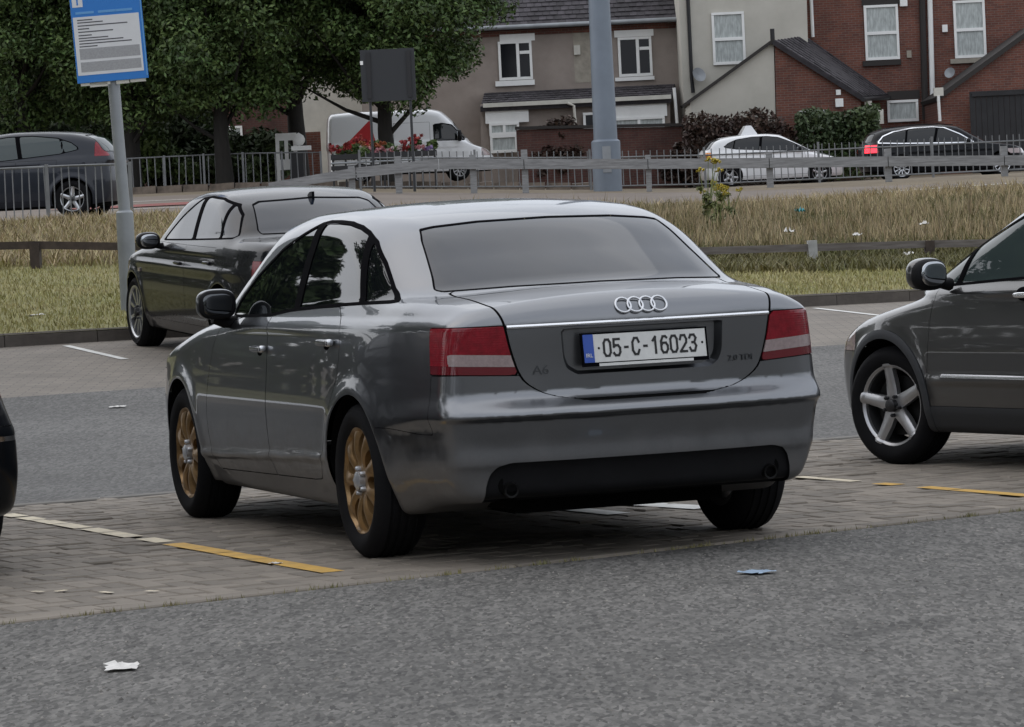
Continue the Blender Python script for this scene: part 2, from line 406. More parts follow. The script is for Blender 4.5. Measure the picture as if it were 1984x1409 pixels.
        for q in split(inn,lambda V:-V[:,1]):
            rem=q
            for b in cuts:
                L_,rem=split(rem,lambda V:V[:,0]-(b[0]+(b[2]-b[0])*(V[:,2]-b[1])/(b[3]-b[1])))
                s.part('side_window',L_,s.m[glass],-.003)
            s.part('side_window',rem,s.m[glass],-.003)
    def screen(s,name,poly,xlo,xhi,seal=.014,glass='glass'):
        pg=polysdf(poly); g=lambda x,y,z: np.maximum(np.maximum(pg(np.abs(y),z),xlo-x),x-xhi)
        a=s.cut('',None,g,keep=True); i,o=s.sub(a,lambda x,y,z:g(x,y,z)+seal)
        w=s.part(name,i,s.m[glass],-.002); s.part('screen_seal',o,s.m['rubber'],.0005)
        return w
    def arches(s,liner=True,R=None):
        A=s.P['arches']
        def g(x,y,z):
            d=np.full(x.shape,9.)
            for ax,az,r in A: d=np.minimum(d,np.sqrt((x-ax)**2+(z-az)**2)-r)
            return np.maximum(d,.58-np.abs(y))
        s.cut('',None,g,drop=True)
        for ax,az,r in A:
            for sg in (1,-1):
                b=MB(); n=28; yo=s.surf_y(ax,az+r+.02)-.012
                w=[]
                for k in range(n+1):
                    a=math.radians(-10+200*k/n); w.append((ax+(r+.004)*math.cos(a),az+(r+.004)*math.sin(a)))
                ye=s.surf_ys(w)
                for k in range(n):
                    (x0,z0),(x1,z1)=w[k],w[k+1]
                    y0_=min(yo,ye[k]); y1_=min(yo,ye[k+1]); b.quad((x0,sg*y0_,z0),(x1,sg*y1_,z1),(x1,sg*.54,z1),(x0,sg*.54,z0))
                b.quad(*[(x,sg*.545,z) for x,z in w])
                b.build('wheel_arch_liner',s.m['black'],s.root)
    def finish(s,under=.0):
        s.cut('underbody',s.m['black'],lambda x,y,z: z-(spl(s.P['floor'])(x)+.022+under))
        o_=s.part('panel_seams',s.gap,s.m['black'],-.004)
        if o_: o_['kind']='stuff'
        return s.part('body',s.rest,s.m['paint'])
# ---------------------------------------------------------------- wheels (axis along y, outer face towards +y)
def rim_mesh(R,style,depth=.03):
    nr,nt=22,216; rr=np.linspace(.0,1,nr)*R; th=np.arange(nt)*2*np.pi/nt
    r,t=np.meshgrid(rr,th,indexing='ij'); q=r/R
    if style=='petal':
        n=9; ph=(t*n/(2*np.pi))%1-.5
        y=-.016+.012*np.sin(np.pi*np.clip((q-.2)/.75,0,1))+.009*np.cos(2*np.pi*(ph))*-1*np.clip((q-.25)/.3,0,1)*np.clip((.97-q)/.1,0,1)
        y=y+np.where(q>.95,.012,0)
        def g(V):
            a=np.arctan2(V[:,2],V[:,0]); p=((a*n/(2*np.pi))%1-.5)*2*np.pi/n; rv=np.hypot(V[:,0],V[:,2])
            u=(rv*np.cos(p)-.64*R)/(.26*R); v=rv*np.sin(p)/(.075*R+.085*R*np.clip((rv/R-.42)*1.6,0,1)); return np.sqrt(u*u+v*v)-1
    else:
        n,hw,r0=(5,.135,.30) if style=='five' else (10,.055,.30)
        y=-.022+.02*q-.0*q+np.where(q>.93,.01,0)
        def g(V):
            a=np.arctan2(V[:,2],V[:,0]); rv=np.hypot(V[:,0],V[:,2]); p=((a*n/(2*np.pi))%1-.5)*2*np.pi/n
            off=np.abs(rv*np.sin(p)); w=hw*R*(1.0+.45*np.clip(.75-rv/R,-.2,.6)) if style=='five' else hw*R*(1+.5*(rv/R-.5))
            return np.maximum(np.maximum(w-off,r0*R-rv),rv-.90*R)
        if style=='five':
            pp=((t*n/(2*np.pi))%1-.5)*2*np.pi/n; y=y-.012*np.clip(np.abs(r*np.sin(pp))/(.135*R),0,1)**2*np.clip((q-.2)*3,0,1)
    V=np.stack([r*np.cos(t),y,r*np.sin(t)],-1).reshape(-1,3)
    I=np.arange(nr*nt).reshape(nr,nt); a=I[:-1,:];b=I[1:,:];J=np.roll(I,-1,1);c=J[1:,:];d=J[:-1,:]
    Q=np.stack([a,d,c,b],-1).reshape(-1,4); T=np.concatenate([Q[:,[0,1,2]],Q[:,[0,2,3]]])
    _,M=split((V,T),g); V,T=M
    e=boundary(T); k=len(V); u,inv=np.unique(e,return_inverse=True); inv=inv.reshape(e.shape); dV=V[u].copy(); W=V[u].copy(); W[:,1]-=depth; d=len(u)
    V=np.concatenate([V,dV,W]); T=np.concatenate([T,np.stack([k+inv[:,0],k+inv[:,1],k+d+inv[:,0]],1),np.stack([k+inv[:,1],k+d+inv[:,1],k+d+inv[:,0]],1)])
    return V,T
WCACHE={}
def wheel(parent,x,y,R,rimR,width,style,rimm,capm,steer=0):
    key=(R,rimR,width,style,rimm.name)
    if key not in WCACHE:
        w=width/2; o=MB()
        pr=[(rimR-.012,-w+.02),(rimR+.01,-w+.004),(rimR+.5*(R-rimR),-w-.006),(R-.028,-w+.006),(R-.010,-w+.022)]
        gro=[-.6,-.2,.2,.6]
        pr2=[]
        for gc in gro:
            c=gc*w*.8; pr2+=[(R,c-.008),(R-.006,c-.006),(R-.006,c+.006),(R,c+.008)]
        pr=pr+pr2+[(R-.010,w-.022),(R-.028,w-.006),(rimR+.5*(R-rimR),w+.006),(rimR+.01,w-.004),(rimR-.012,w-.02)]
        o.lathe(pr,'Y',48); ty=o.mesh('wheel',True,50); ty.materials.append(MATS['tyre'])
        V,T=rim_mesh(rimR,style); V[:,1]+=w-.012; rm=np_mesh('rim',V,T,rimm,None,True); rm.set_sharp_from_angle(angle=math.radians(38))
        o=MB(); o.lathe([(rimR,w-.012),(rimR-.006,w-.02),(rimR-.025,w-.05),(rimR-.04,-w+.03),(rimR-.005,-w+.02)],'Y',48); bl=o.mesh('rim_barrel',True,40); bl.materials.append(MATS['dark_metal'])
        o=MB(); o.lathe([(.001,w-.085),(rimR*.72,w-.085),(rimR*.72,w-.105),(.001,w-.105)],'Y',40); bd=o.mesh('brake_disc',True,30); bd.materials.append(MATS['disc'])
        o=MB(); q=.17 if style=='petal' else .15
        o.lathe([(.001,w+.004),(rimR*q*.7,w+.003),(rimR*q,w-.003),(rimR*q*1.05,w-.03)],'Y',28); 
        for kk in range(5):
            aa=kk*2*math.pi/5; o.lathe([(.0001,w-.004),(rimR*.03,w-.004),(rimR*.045,w-.010),(rimR*.045,w-.03)],'Y',8,(rimR*.235*math.cos(aa),0,rimR*.235*math.sin(aa)))
        cp=o.mesh('hub_cap',True,40); cp.materials.append(capm)
        WCACHE[key]=(ty,rm,bl,bd,cp)
    ty,rm,bl,bd,cp=WCACHE[key]
    o=link('wheel',ty,None,parent); o.location=(x,y,R-.004); o.rotation_euler=(0,random.uniform(0,6) if style!='petal' else .35*x,(0 if y>0 else math.pi)+steer)
    for nm,me in (('rim',rm),('rim_barrel',bl),('brake_disc',bd),('hub_cap',cp)): link(nm,me,None,o)
    return o
def blob(name,c,d,m,parent,n=3,p=2.6,rot=0,taper=0):
    """rounded pod (super-ellipsoid)"""
    nu,nv=28,16; V=[];T=[]
    f=lambda q: np.sign(q)*np.abs(q)**(2/p)
    for i in range(nv+1):
        a=-math.pi/2+math.pi*i/nv
        for j in range(nu):
            b=2*math.pi*j/nu
            x,y,z=f(math.cos(a))*f(math.cos(b)),f(math.cos(a))*f(math.sin(b)),f(math.sin(a))
            k=1-taper*(x*.5+.5)
            V.append((x*d[0]/2,y*d[1]/2*k,z*d[2]/2*k))
    V=np.array(V); co,si=math.cos(rot),math.sin(rot); V=np.stack([V[:,0]*co-V[:,1]*si,V[:,0]*si+V[:,1]*co,V[:,2]],1)+np.array(c)
    I=np.arange((nv+1)*nu).reshape(nv+1,nu); J=np.roll(I,-1,1)
    Q=np.stack([I[:-1],J[:-1],J[1:],I[1:]],-1).reshape(-1,4); T=np.concatenate([Q[:,[0,1,2]],Q[:,[0,2,3]]])
    T=T[(V[T[:,0]]!=V[T[:,1]]).any(1)]
    return link(name,np_mesh(name,V,T,m),None,parent)
def rbar(name,pts,r,m,parent,n=8): return MB().tube(pts,r,n).build(name,m,parent,True,60)
# ---------------------------------------------------------------- the lie of the land
_L=spl([(-500,0),(19.5,0),(24,.13),(34.3,.57),(45,1.0),(52,1.36),(62,1.86),(75,2.2),(84,2.5),(92,2.75),(100,2.97),(120,3.2),(160,3.5),(600,4.2)])
_R=spl([(-500,0),(21.5,0),(27,.10),(38.2,.385),(50,.56),(60,1.08),(70,1.55),(76,1.75),(84,2.08),(90,2.2),(106,2.32),(120,2.7),(160,3.2),(600,4.2)])
def zt(X,Y):
    a=sst(-8,6,np.asarray(X,float)); return _L(Y)*(1-a)+_R(Y)*a
def pg(px,py,dz=0):
    """where the sight line through a survey pixel meets the ground"""
    d=ray(px,py); Y=np.arange(8,140,.05); f=CAMZ+d.z*Y-zt(d.x*Y,Y)-dz; i=int(np.argmax(f<0)); 
    return Vector((d.x*Y[i],Y[i],float(CAMZ+d.z*Y[i])))
def linef(p,q):
    n=Vector((-(q.y-p.y),q.x-p.x)).normalized(); return lambda V:(V[:,0]-p.x)*n.x+(V[:,1]-p.y)*n.y
P0=(pg(0,1213),pg(1984,990)); P1=(pg(30,977),pg(1660,845)); P2=(pg(100,765),pg(1640,668)); P3=(pg(100,668),pg(1650,590))
print('lines',P0,P1,P2,P3)
f0,f1,f2,f3=linef(*P0),linef(*P1),linef(*P2),linef(*P3)
P4=(Vector((-8,60.5,0)),Vector((6,71,0))); P5=(Vector((-9,88,0)),Vector((7,81.5,0)))
f4,f5=linef(*P4),linef(*P5)
def axis(lo,hi,d,lo2,hi2):
    a=list(np.arange(lo,hi+d/2,d)); st=d
    while a[-1]<hi2: st*=1.35; a.append(a[-1]+st)
    st=d
    while a[0]>lo2: st*=1.35; a.insert(0,a[0]-st)
    return np.array(a)
gx=axis(-16,16,.5,-260,260); gy=axis(6,124,.5,-90,700)
GX,GY=np.meshgrid(gx,gy,indexing='ij'); GV=np.stack([GX.ravel(),GY.ravel(),0*GX.ravel()],1)
I=np.arange(GX.size).reshape(GX.shape); Q=np.stack([I[:-1,:-1],I[1:,:-1],I[1:,1:],I[:-1,1:]],-1).reshape(-1,4)
G=(GV,np.concatenate([Q[:,[0,1,2]],Q[:,[0,2,3]]]))
near,G=split(G,f0); bay,G=split(G,f1); aisle,G=split(G,f2); fbay,G=split(G,f3); bank,G=split(G,f4); road,G=split(G,f5)
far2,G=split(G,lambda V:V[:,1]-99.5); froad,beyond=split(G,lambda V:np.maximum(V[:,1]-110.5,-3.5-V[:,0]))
asphalt=mat('asphalt',(.092,.088,.081),.9,col2=(.124,.118,.109),vscale=1.1,detail=12,bump=.55,bscale=90,bdist=.012,coord='Object')
def gritty(m,amount=.5,scale=130):
    t=m.node_tree;n=t.nodes;l=t.links;b=n['Principled BSDF']; src=b.inputs['Base Color'].links[0].from_socket
    c=n.new('ShaderNodeTexCoord'); v=n.new('ShaderNodeTexVoronoi'); v.inputs['Scale'].default_value=scale; mq=n.new('ShaderNodeMapping'); mq.inputs['Scale'].default_value=(1,.3,1); l.new(c.outputs['Object'],mq.inputs[0]); l.new(mq.outputs[0],v.inputs['Vector'])
    bw=n.new('ShaderNodeRGBToBW'); l.new(v.outputs['Color'],bw.inputs[0])
    mr=n.new('ShaderNodeMapRange'); mr.inputs[3].default_value=1-amount; mr.inputs[4].default_value=1+amount; l.new(bw.outputs[0],mr.inputs[0])
    hs=n.new('ShaderNodeHueSaturation'); l.new(src,hs.inputs['Color']); l.new(mr.outputs[0],hs.inputs['Value']); l.new(hs.outputs[0],b.inputs['Base Color'])
    return m
gritty(asphalt,.62,75)
def worn(m,scale=.35,lo=.80,hi=1.12,det=3,thr=(.35,.65)):
    t=m.node_tree;n=t.nodes;l=t.links;b=n['Principled BSDF']; src=b.inputs['Base Color'].links[0].from_socket
    c=n.new('ShaderNodeTexCoord'); v=n.new('ShaderNodeTexNoise'); v.inputs['Scale'].default_value=scale; v.inputs['Detail'].default_value=det; v.inputs['Distortion'].default_value=.6; l.new(c.outputs['Object'],v.inputs['Vector'])
    mr=n.new('ShaderNodeMapRange'); mr.inputs[1].default_value=thr[0]; mr.inputs[2].default_value=thr[1]; mr.inputs[3].default_value=lo; mr.inputs[4].default_value=hi; l.new(v.outputs['Fac'],mr.inputs[0])
    hs=n.new('ShaderNodeHueSaturation'); l.new(src,hs.inputs['Color']); l.new(mr.outputs[0],hs.inputs['Value']); l.new(hs.outputs[0],b.inputs['Base Color']); return m
worn(asphalt,.5,.88,1.08); worn(asphalt,1.3,.70,1.0,4,(.27,.37)); gritty(asphalt,.22,38)
aisle_m=worn(gritty(mat('aisle_asphalt',(.092,.089,.084),.9,col2=(.128,.124,.117),vscale=.7,detail=12,bump=.4,bscale=80,bdist=.01),.45,60),.4,.85,1.1)
fbay_m=brick_mat('far_paving',(.205,.178,.148),(.165,.145,.122),(.11,.098,.085),axis='XY',bw=.2,bh=.1,var=.22,ms=.006)
soil=mat('joint_sand',(.022,.019,.016),.95,var=.3,vscale=30)
turf=mat('turf',(.15,.15,.05),.95,col2=(.24,.21,.095),vscale=.9,detail=10,bump=.7,bscale=30,bdist=.03)
road_m=mat('road_asphalt',(.135,.110,.090),.9,col2=(.175,.145,.12),vscale=.5,detail=9)
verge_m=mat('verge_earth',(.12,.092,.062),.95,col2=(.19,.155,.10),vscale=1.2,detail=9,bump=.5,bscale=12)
def sheet(name,M,m,dz=0,kind='structure'):
    V,T=M; V=V.copy(); V[:,2]=zt(V[:,0],V[:,1])+(dz(V) if callable(dz) else dz)
    o=link(name,np_mesh(name,V,T,m)); return tag(o,kind=kind)
sheet('car_park_tarmac',near,asphalt); baybase=sheet('parking_bay_paving',bay,soil,-.022); sheet('aisle_tarmac',aisle,aisle_m); sheet('far_bay_paving',fbay,fbay_m)
bankdz=lambda V:.11*sst(0,-2.5,f4(V)); sheet('grass_bank',bank,turf,bankdz)
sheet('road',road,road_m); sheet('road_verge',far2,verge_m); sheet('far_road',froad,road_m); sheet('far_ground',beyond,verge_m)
def zg(X,Y):
    v=np.array([[X,Y,0.]]); return float(zt(X,Y))+(float(bankdz(v)[0]) if f3(v)[0]>0 and f4(v)[0]<0 else 0)
# kerb along the grass: one long thing made of kerb stones
kd=(P3[1]-P3[0]); kd.z=0; kd.normalize(); kn=Vector((-kd.y,kd.x,0)); kang=math.atan2(kd.y,kd.x)
kerb=tag(bpy.data.objects.new('kerb',None),'low grey concrete kerb between the far bays and the grass','kerb'); COL.objects.link(kerb); kerb.location=(P3[0].x,P3[0].y,float(zt(P3[0].x,P3[0].y)))
km=mat('kerb_concrete',(.065,.055,.048),.9,col2=(.12,.105,.09),vscale=3,bump=.3,bscale=30)
b=MB(); b.prism([(-.455,-.0,-.12),(.455,-.0,-.12),(.455,0,.095),(.455,.025,.12),(-.455,.025,.12),(-.455,0,.095)][:0] or [(-.455,0,-.12),(-.455,.13,-.12),(-.455,.13,.125),(-.455,.03,.125),(-.455,0,.10)],(.91,0,0)); kme=b.mesh('kerb_stone'); kme.materials.append(km)
for k in range(-6,19):
    c=P3[0]+kd*(k*.918)+kn*.0; z0=float(zt(c.x-.45*kd.x,c.y-.45*kd.y)); z1=float(zt(c.x+.45*kd.x,c.y+.45*kd.y))
    o=link('kerb_stone',kme,None,kerb); o.location=Vector((c.x,c.y,(z0+z1)/2+random.uniform(-.004,.004)))-kerb.location; o.rotation_euler=(0,-math.atan2(z1-z0,.9),kang+random.uniform(-.004,.004))
# brick pavers of the bays: herringbone blocks, rotated with the bays
BAYDIR=(P1[1]-P1[0]); BAYDIR.z=0; BAYDIR.normalize(); BAYN=Vector((-BAYDIR.y,BAYDIR.x,0)); BANG=math.atan2(BAYDIR.y,BAYDIR.x)
paver_m=mat('paver',(.150,.130,.106),.85,col2=(.21,.182,.15),vscale=1.6,detail=10,bump=.35,bscale=60,island=0,bdist=.006)
def addrand(m,amt):
    t=m.node_tree;n=t.nodes;l=t.links;b=n['Principled BSDF']; src=b.inputs['Base Color'].links[0].from_socket
    g=n.new('ShaderNodeNewGeometry'); oi=n.new('ShaderNodeObjectInfo'); ad=n.new('ShaderNodeMath'); ad.operation='ADD'; l.new(g.outputs['Random Per Island'],ad.inputs[0]); l.new(oi.outputs['Random'],ad.inputs[1])
    fr=n.new('ShaderNodeMath'); fr.operation='FRACT'; l.new(ad.outputs[0],fr.inputs[0])
    mr=n.new('ShaderNodeMapRange'); mr.inputs[3].default_value=1-amt; mr.inputs[4].default_value=1+amt; l.new(fr.outputs[0],mr.inputs[0])
    hs=n.new('ShaderNodeHueSaturation'); l.new(src,hs.inputs['Color']); l.new(mr.outputs[0],hs.inputs['Value']); l.new(hs.outputs[0],b.inputs['Base Color'])
addrand(paver_m,.22)
O=P0[0]; pv=[]
def brickbox(L,W,H=.03,c=.006):
    b=MB(); a,d=L/2,W/2
    b.v=[(-a,-d,-H),(a,-d,-H),(a,d,-H),(-a,d,-H),(-a,-d,-c),(a,-d,-c),(a,d,-c),(-a,d,-c),(-a+c,-d+c,0),(a-c,-d+c,0),(a-c,d-c,0),(-a+c,d-c,0)]
    b.f=[(8,9,10,11)]+[(k,(k+1)%4,4+(k+1)%4,4+k) for k in range(4)]+[(4+k,4+(k+1)%4,8+(k+1)%4,8+k) for k in range(4)]
    return b
PW=.1; rows=[]
for i in range(-60,110):
    for j in range(-30,95):
        # herringbone: step pattern of 2x1 blocks
        k=(i-j)%4
        if k==0: cx,cy,ro=(i+1)*PW,(j+.5)*PW,0
        elif k==3: cx,cy,ro=(i+.5)*PW,(j+0)*PW,1
        else: continue
        if k==3: cy=(j+1)*PW
        rows.append((cx,cy,ro))
R45=math.radians(0)
cand=[]
for cx,cy,ro in rows:
    w=Vector((P1[0].x,P1[0].y,0))+BAYDIR*cx-BAYN*cy
    v=np.array([[w.x,w.y,0.]])
    e0=f0(v)[0]; e1=f1(v)[0]
    if e0<.17 or e1>-.17: continue
    if abs(w.x)>.1417*w.y+.9: continue
    cand.append((w.y-.0,w,ro))
cand.sort(key=lambda q:q[0])
pme=brickbox(.1975,.0975).mesh('paver'); pme.materials.append(paver_m)
def vis(w):
    return abs(w.x)<.14*w.y
ind=0; big=MB()
for d,w,ro in cand:
    rz=BANG+(math.pi/2 if ro else 0); z=float(zt(w.x,w.y))+random.gauss(0,.0022); tl=(random.gauss(0,.008),random.gauss(0,.008))
    if ind<290 and vis(w):
        o=link('paver',pme,None,baybase); o.location=(w.x,w.y,z); o.rotation_euler=(tl[0],tl[1],rz); ind+=1
    else:
        i0=len(big.v); co,si=math.cos(rz),math.sin(rz); q=brickbox(.1975,.0975,.03)
        big.v+=[(w.x+x*co-y*si,w.y+x*si+y*co,z+h+x*tl[1]+y*tl[0]) for x,y,h in q.v]; big.f+=[tuple(i0+k for k in f) for f in q.f]
o=big.build('paver_field',paver_m,baybase); o['kind']='stuff'
print('pavers',len(cand))
# edging courses of the bays: long narrow kerb blocks laid flush at both edges
edge_m=mat('edging_concrete',(.12,.115,.105),.9,col2=(.19,.175,.155),vscale=3,bump=.3,bscale=40)
def edging(Pa,Pb,off,name,label):
    d=(Pb-Pa); d.z=0; n=int(d.length/.9)+14; d.normalize(); nn=Vector((-d.y,d.x,0))
    e=empty(name,(Pa.x,Pa.y,0),0,0); tag(e,kind='structure'); bb=brickbox(.905,.125,.05).mesh('edging_block'); bb.materials.append(label)
    for k in range(-6,n-6):
        c=Pa+d*(k*.915)+nn*off; o=link('edging_block',bb,None,e); o.location=Vector((c.x,c.y,float(zt(c.x,c.y))+.004+random.gauss(0,.0015)))-e.location; o.rotation_euler=(0,0,math.atan2(d.y,d.x)+random.gauss(0,.003))
edging(P0[0],P0[1],.108,'bay_edging',paver_m); edging(P1[0],P1[1],-.085,'bay_edging',edge_m)
# painted markings
yel=mat('yellow_paint',(.62,.36,.055),.7,col2=(.40,.25,.07),vscale=9,bump=.2,bscale=60)
cream=mat('worn_white_paint',(.66,.58,.42),.75,col2=(.42,.37,.29),vscale=12,bump=.2,bscale=60)
white=mat('white_paint',(.70,.70,.67),.75,col2=(.52,.51,.48),vscale=10)
def strip(b,A,B,w,dz=.006,n=None,jag=0):
    d=(B-A); Ld=math.hypot(d.x,d.y); n=n or max(1,int(Ld/.4)); t=Vector((d.x,d.y,0)).normalized(); s_=Vector((-t.y,t.x,0))*w/2
    P=[A+d*(k/n) for k in range(n+1)]; pr=None
    for p in P:
        j=random.uniform(-jag,jag); a=p+s_*(1+j); c=p-s_*(1-j)
        a.z=zg(a.x,a.y)+dz; c.z=zg(c.x,c.y)+dz
        if pr: b.quad(pr[1],c,a,pr[0])
        pr=(a,c)
ya,yb=pg(40,1003),pg(648,1112); yd=yb-ya
def mark(name,m,segs,A,B,w,jag=.12):
    b=MB()
    for s0,s1 in segs: strip(b,A+(B-A)*s0,A+(B-A)*s1,w,.005,max(1,int((s1-s0)*14)),jag)
    o=b.build(name,m); o['kind']='structure'; return o
mark('bay_line_worn',cream,[(-.06,.0),(.015,.07),(.075,.155),(.16,.245),(.26,.33),(.335,.42),(.45,.52)],ya,yb,.095)
mark('bay_line_yellow',yel,[(.545,.70),(.705,.80),(.802,.995)],ya,yb,.10)
ra,rb=pg(1545,926),pg(1984,962)
mark('bay_line_worn',cream,[(0,.28)],ra,rb,.07); mark('bay_line_yellow',yel,[(.385,.47),(.58,.72),(.73,1.25)],ra,rb,.085)
a_,b_=pg(1075,970),pg(1195,998); c_=pg(1372,984)
mark('bay_marking',white,[(0,1)],pg(1050,966),pg(1370,986),.15,.02); mark('bay_marking',white,[(0,1)],pg(1062,984),pg(1200,999),.12,.02); mark('bay_marking',white,[(0,1)],pg(1372,986),pg(1480,972),.10,.02); mark('bay_marking',white,[(0,1)],pg(1200,962),pg(1290,967),.10,.02)
mark('far_bay_line',white,[(0,1)],pg(128,671),pg(242,697),.075,.03); mark('far_bay_line',white,[(0,1)],pg(1578,598),pg(1710,613),.075,.03)
for k in range(7):
    x=20+k*44; mark('bay_number_trace',cream,[(0,.7)],pg(x,1146+random.uniform(-3,4)),pg(x+30,1148+random.uniform(-3,4)),.03,.3) if random.random()<.6 else None
# ---------------------------------------------------------------- car materials
mat('tyre',(.008,.008,.009),.85,spec=.12,var=.2,vscale=9); mat('dark_metal',(.05,.05,.052),.45,metal=.8); mat('disc',(.010,.010,.010),.5,metal=.7)
mat('black_plastic',(.006,.006,.007),.65,spec=.2,var=.2,vscale=8); mat('rubber',(.004,.004,.005),.85,spec=.02); mat('chrome',(.82,.83,.85),.22,metal=1); mat('under_black',(.004,.004,.004),.95,spec=.05)
mat('tint_glass',(.005,.006,.007),.02,spec=.55); mat('rear_tint_glass',(.008,.012,.020),.05,spec=.55,var=.2,vscale=2); mat('clear_glass',(.035,.048,.048),.02,spec=.6)
mat('mirror_glass',(.42,.44,.46),.03,metal=1)
mat('red_lens',(.19,.006,.014),.2,coat=.35,spec=.35,var=.25,vscale=40); mat('red_lens_dark',(.12,.004,.010),.15,coat=1); mat('clear_lens',(.30,.235,.23),.15,coat=1,var=.15,vscale=60); mat('amber_lens',(.7,.22,.02),.15,coat=1)
mat('bronze_rim',(.26,.160,.070),.38,metal=.6,var=.3,vscale=14,coat=.1); mat('silver_rim',(.50,.51,.53),.28,metal=.85); mat('dull_rim',(.42,.42,.43),.35,metal=.8); mat('silver_cap',(.45,.46,.48),.3,metal=.6)
def ribs(m,scale,st):
    t=m.node_tree; n=t.nodes; c=n.new('ShaderNodeTexCoord'); w=n.new('ShaderNodeTexWave'); w.bands_direction='Z'; w.inputs['Scale'].default_value=scale; t.links.new(c.outputs['Object'],w.inputs['Vector']); b=n.new('ShaderNodeBump'); b.inputs['Strength'].default_value=st; b.inputs['Distance'].default_value=.004; t.links.new(w.outputs['Fac'],b.inputs['Height']); t.links.new(b.outputs[0],n['Principled BSDF'].inputs['Normal'])
ribs(MATS['red_lens'],34,.07); ribs(MATS['clear_lens'],50,.10)
DIRT=(.075,.064,.052)
mat('audi_paint',(.195,.202,.214),.27,metal=1.0,coat=.8,dirt=(DIRT,.28,.6),coatr=.02); MATS['audi_paint'].node_tree.nodes['Principled BSDF'].inputs['Specular Tint'].default_value=(.60,.61,.63,1); mat('bmw_paint',(.007,.008,.011),.25,spec=.1,coat=.5,dirt=(DIRT,.10,.10)); mat('civic_paint',(.066,.066,.067),.28,metal=.75,coat=1,dirt=(DIRT,.12,.3))
mat('silver_paint',(.018,.021,.029),.30,coat=.4,spec=.2); mat('white_body',(.70,.71,.72),.3,coat=1); mat('black_body',(.005,.006,.008),.28,coat=.22,spec=.08); mat('grey_trim',(.032,.034,.038),.55,spec=.3)
mat('plate_white',(.62,.62,.60),.45,var=.08,vscale=15); mat('plate_blue',(.02,.07,.35),.4); mat('ink',(.012,.012,.012),.6); mat('badge',(.62,.63,.65),.22,metal=.9); mat('badge_dark',(.10,.105,.11),.3,metal=.8)
def carroot(name,x,y,head,label,cat,pitch=0,roll=0,z=None,group=None):
    e=empty(name,(x,y,float(zt(x,y)) if z is None else z),0,0,label,cat,group); e.rotation_euler=(roll,-pitch,math.pi/2+math.radians(head)); return e
def std(paint,**k):
    d=dict(paint=MATS[paint],glass=MATS['tint_glass'],rubber=MATS['rubber'],black=MATS['under_black'],plastic=MATS['black_plastic'],chrome=MATS['chrome'],red=MATS['red_lens'])
    d.update({a:MATS[b] for a,b in k.items()}); return d
def put_text(txt,size,m,parent,loc,facing='rear',sx=1,depth=.0015,rx=0,name='lettering'):
    o=link(name,text_mesh(txt,size,depth,sx),m,parent); o.location=loc
    o.rotation_euler=(math.pi/2-rx,0,-math.pi/2); return o
# ---------------------------------------------------------------- grey saloon (main car)
def lipside(x,z):
    fade=sst(-.30,-.62,x); zc=z-.60+.03*sst(-.7,-.35,x)+.60-.60
    zz=z+.035*sst(-.75,-.35,x)
    upp=sst(.69,.605,zz)*sst(.572,.60,zz)
    zl=.403-(x-.48)*.034
    trim=.011*sst(zl+.030,zl,z)*sst(zl-.030,zl-.008,z)*sst(.30,.5,x)*sst(2.6,2.4,x)
    return -.11*np.clip(.57-z,0,.3)*sst(-.25,-.55,x)+fade*(.008*upp-.006*sst(.58,.55,zz)*sst(.40,.5,zz))+trim
def rearlip(y,z): return -.060*sst(.690,.603,z)*sst(.575,.600,z)*(1-.55*sst(.5,.8,np.abs(y)))
AUDI=dict(lo=-1.2,hi=3.98,hw=1.0,top=1.54,
 plan=[(-1.12,.60),(-1.07,.68),(-1.0,.745),(-.9,.80),(-.75,.828),(-.6,.860),(-.4,.895),(0,.920),(.6,.9275),(2.3,.9275),(2.85,.922),(3.2,.89),(3.5,.82),(3.7,.72),(3.85,.56)],
 tum=[(.10,.11),(.22,.075),(.30,.038),(.36,.018),(.45,.006),(.58,0),(.72,.010),(.85,.022),(.93,.032),(.952,.037),(.975,.053),(1.0,.078),(1.05,.11),(1.2,.25)],
 deck=[(-1.1,1.045),(-.95,1.062),(-.6,1.095),(0,1.105),(.7,1.085),(1.35,1.055),(2.2,1.012),(2.6,.985),(3.0,.935),(3.4,.86),(3.65,.78),(3.85,.65)],
 roof=[(-.85,.90),(-.60,1.065),(-.28,1.235),(.06,1.385),(.3,1.431),(.6,1.458),(1.0,1.474),(1.4,1.471),(1.75,1.44),(2.15,1.255),(2.62,1.01),(2.9,.86)],
 tail=[(.15,-.80),(.25,-.95),(.385,-.986),(.412,-1.000),(.432,-1.002),(.47,-1.003),(.55,-1.018),(.60,-1.025),(.67,-1.005),(.75,-1.005),(.95,-1.01),(1.0,-.998),(1.05,-.965),(1.1,-.90)],
 nose=[(.15,3.70),(.25,3.80),(.45,3.845),(.6,3.84),(.75,3.80),(.9,3.6)],
 gplan=[(-.9,.60),(-.6,.71),(-.35,.785),(0,.83),(.6,.852),(1.4,.862),(2.0,.84),(2.6,.80)],
 gtum=[(.9,-.03),(1.0,0),(1.15,.055),(1.3,.122),(1.38,.163),(1.46,.22)],
 floor=[(-1.1,.27),(-.6,.24),(-.3,.19),(.5,.18),(2.3,.18),(3.2,.19),(3.9,.24)],
 arches=[(0,.325,.355),(2.843,.325,.36)],side_extra=lipside,rear_extra=rearlip,flare=.010,xm=1.0,wrap=.37,kgreen=.09,gcrown=.034,gz=.95,kunion=.045,crown_r=.045,crown_f=.03,kgreen_r=.12)
aud=carroot('silver_saloon',.188,15.22,19.51,'dirty silver grey saloon with bronze wheels parked across the paved bay','car',z=0)
C=Car(AUDI,.018,aud,std('audi_paint',glass='tint_glass',rear='rear_tint_glass'))
C.crease((.612,.600,.590,.580,.570),-.32)
C.arches()
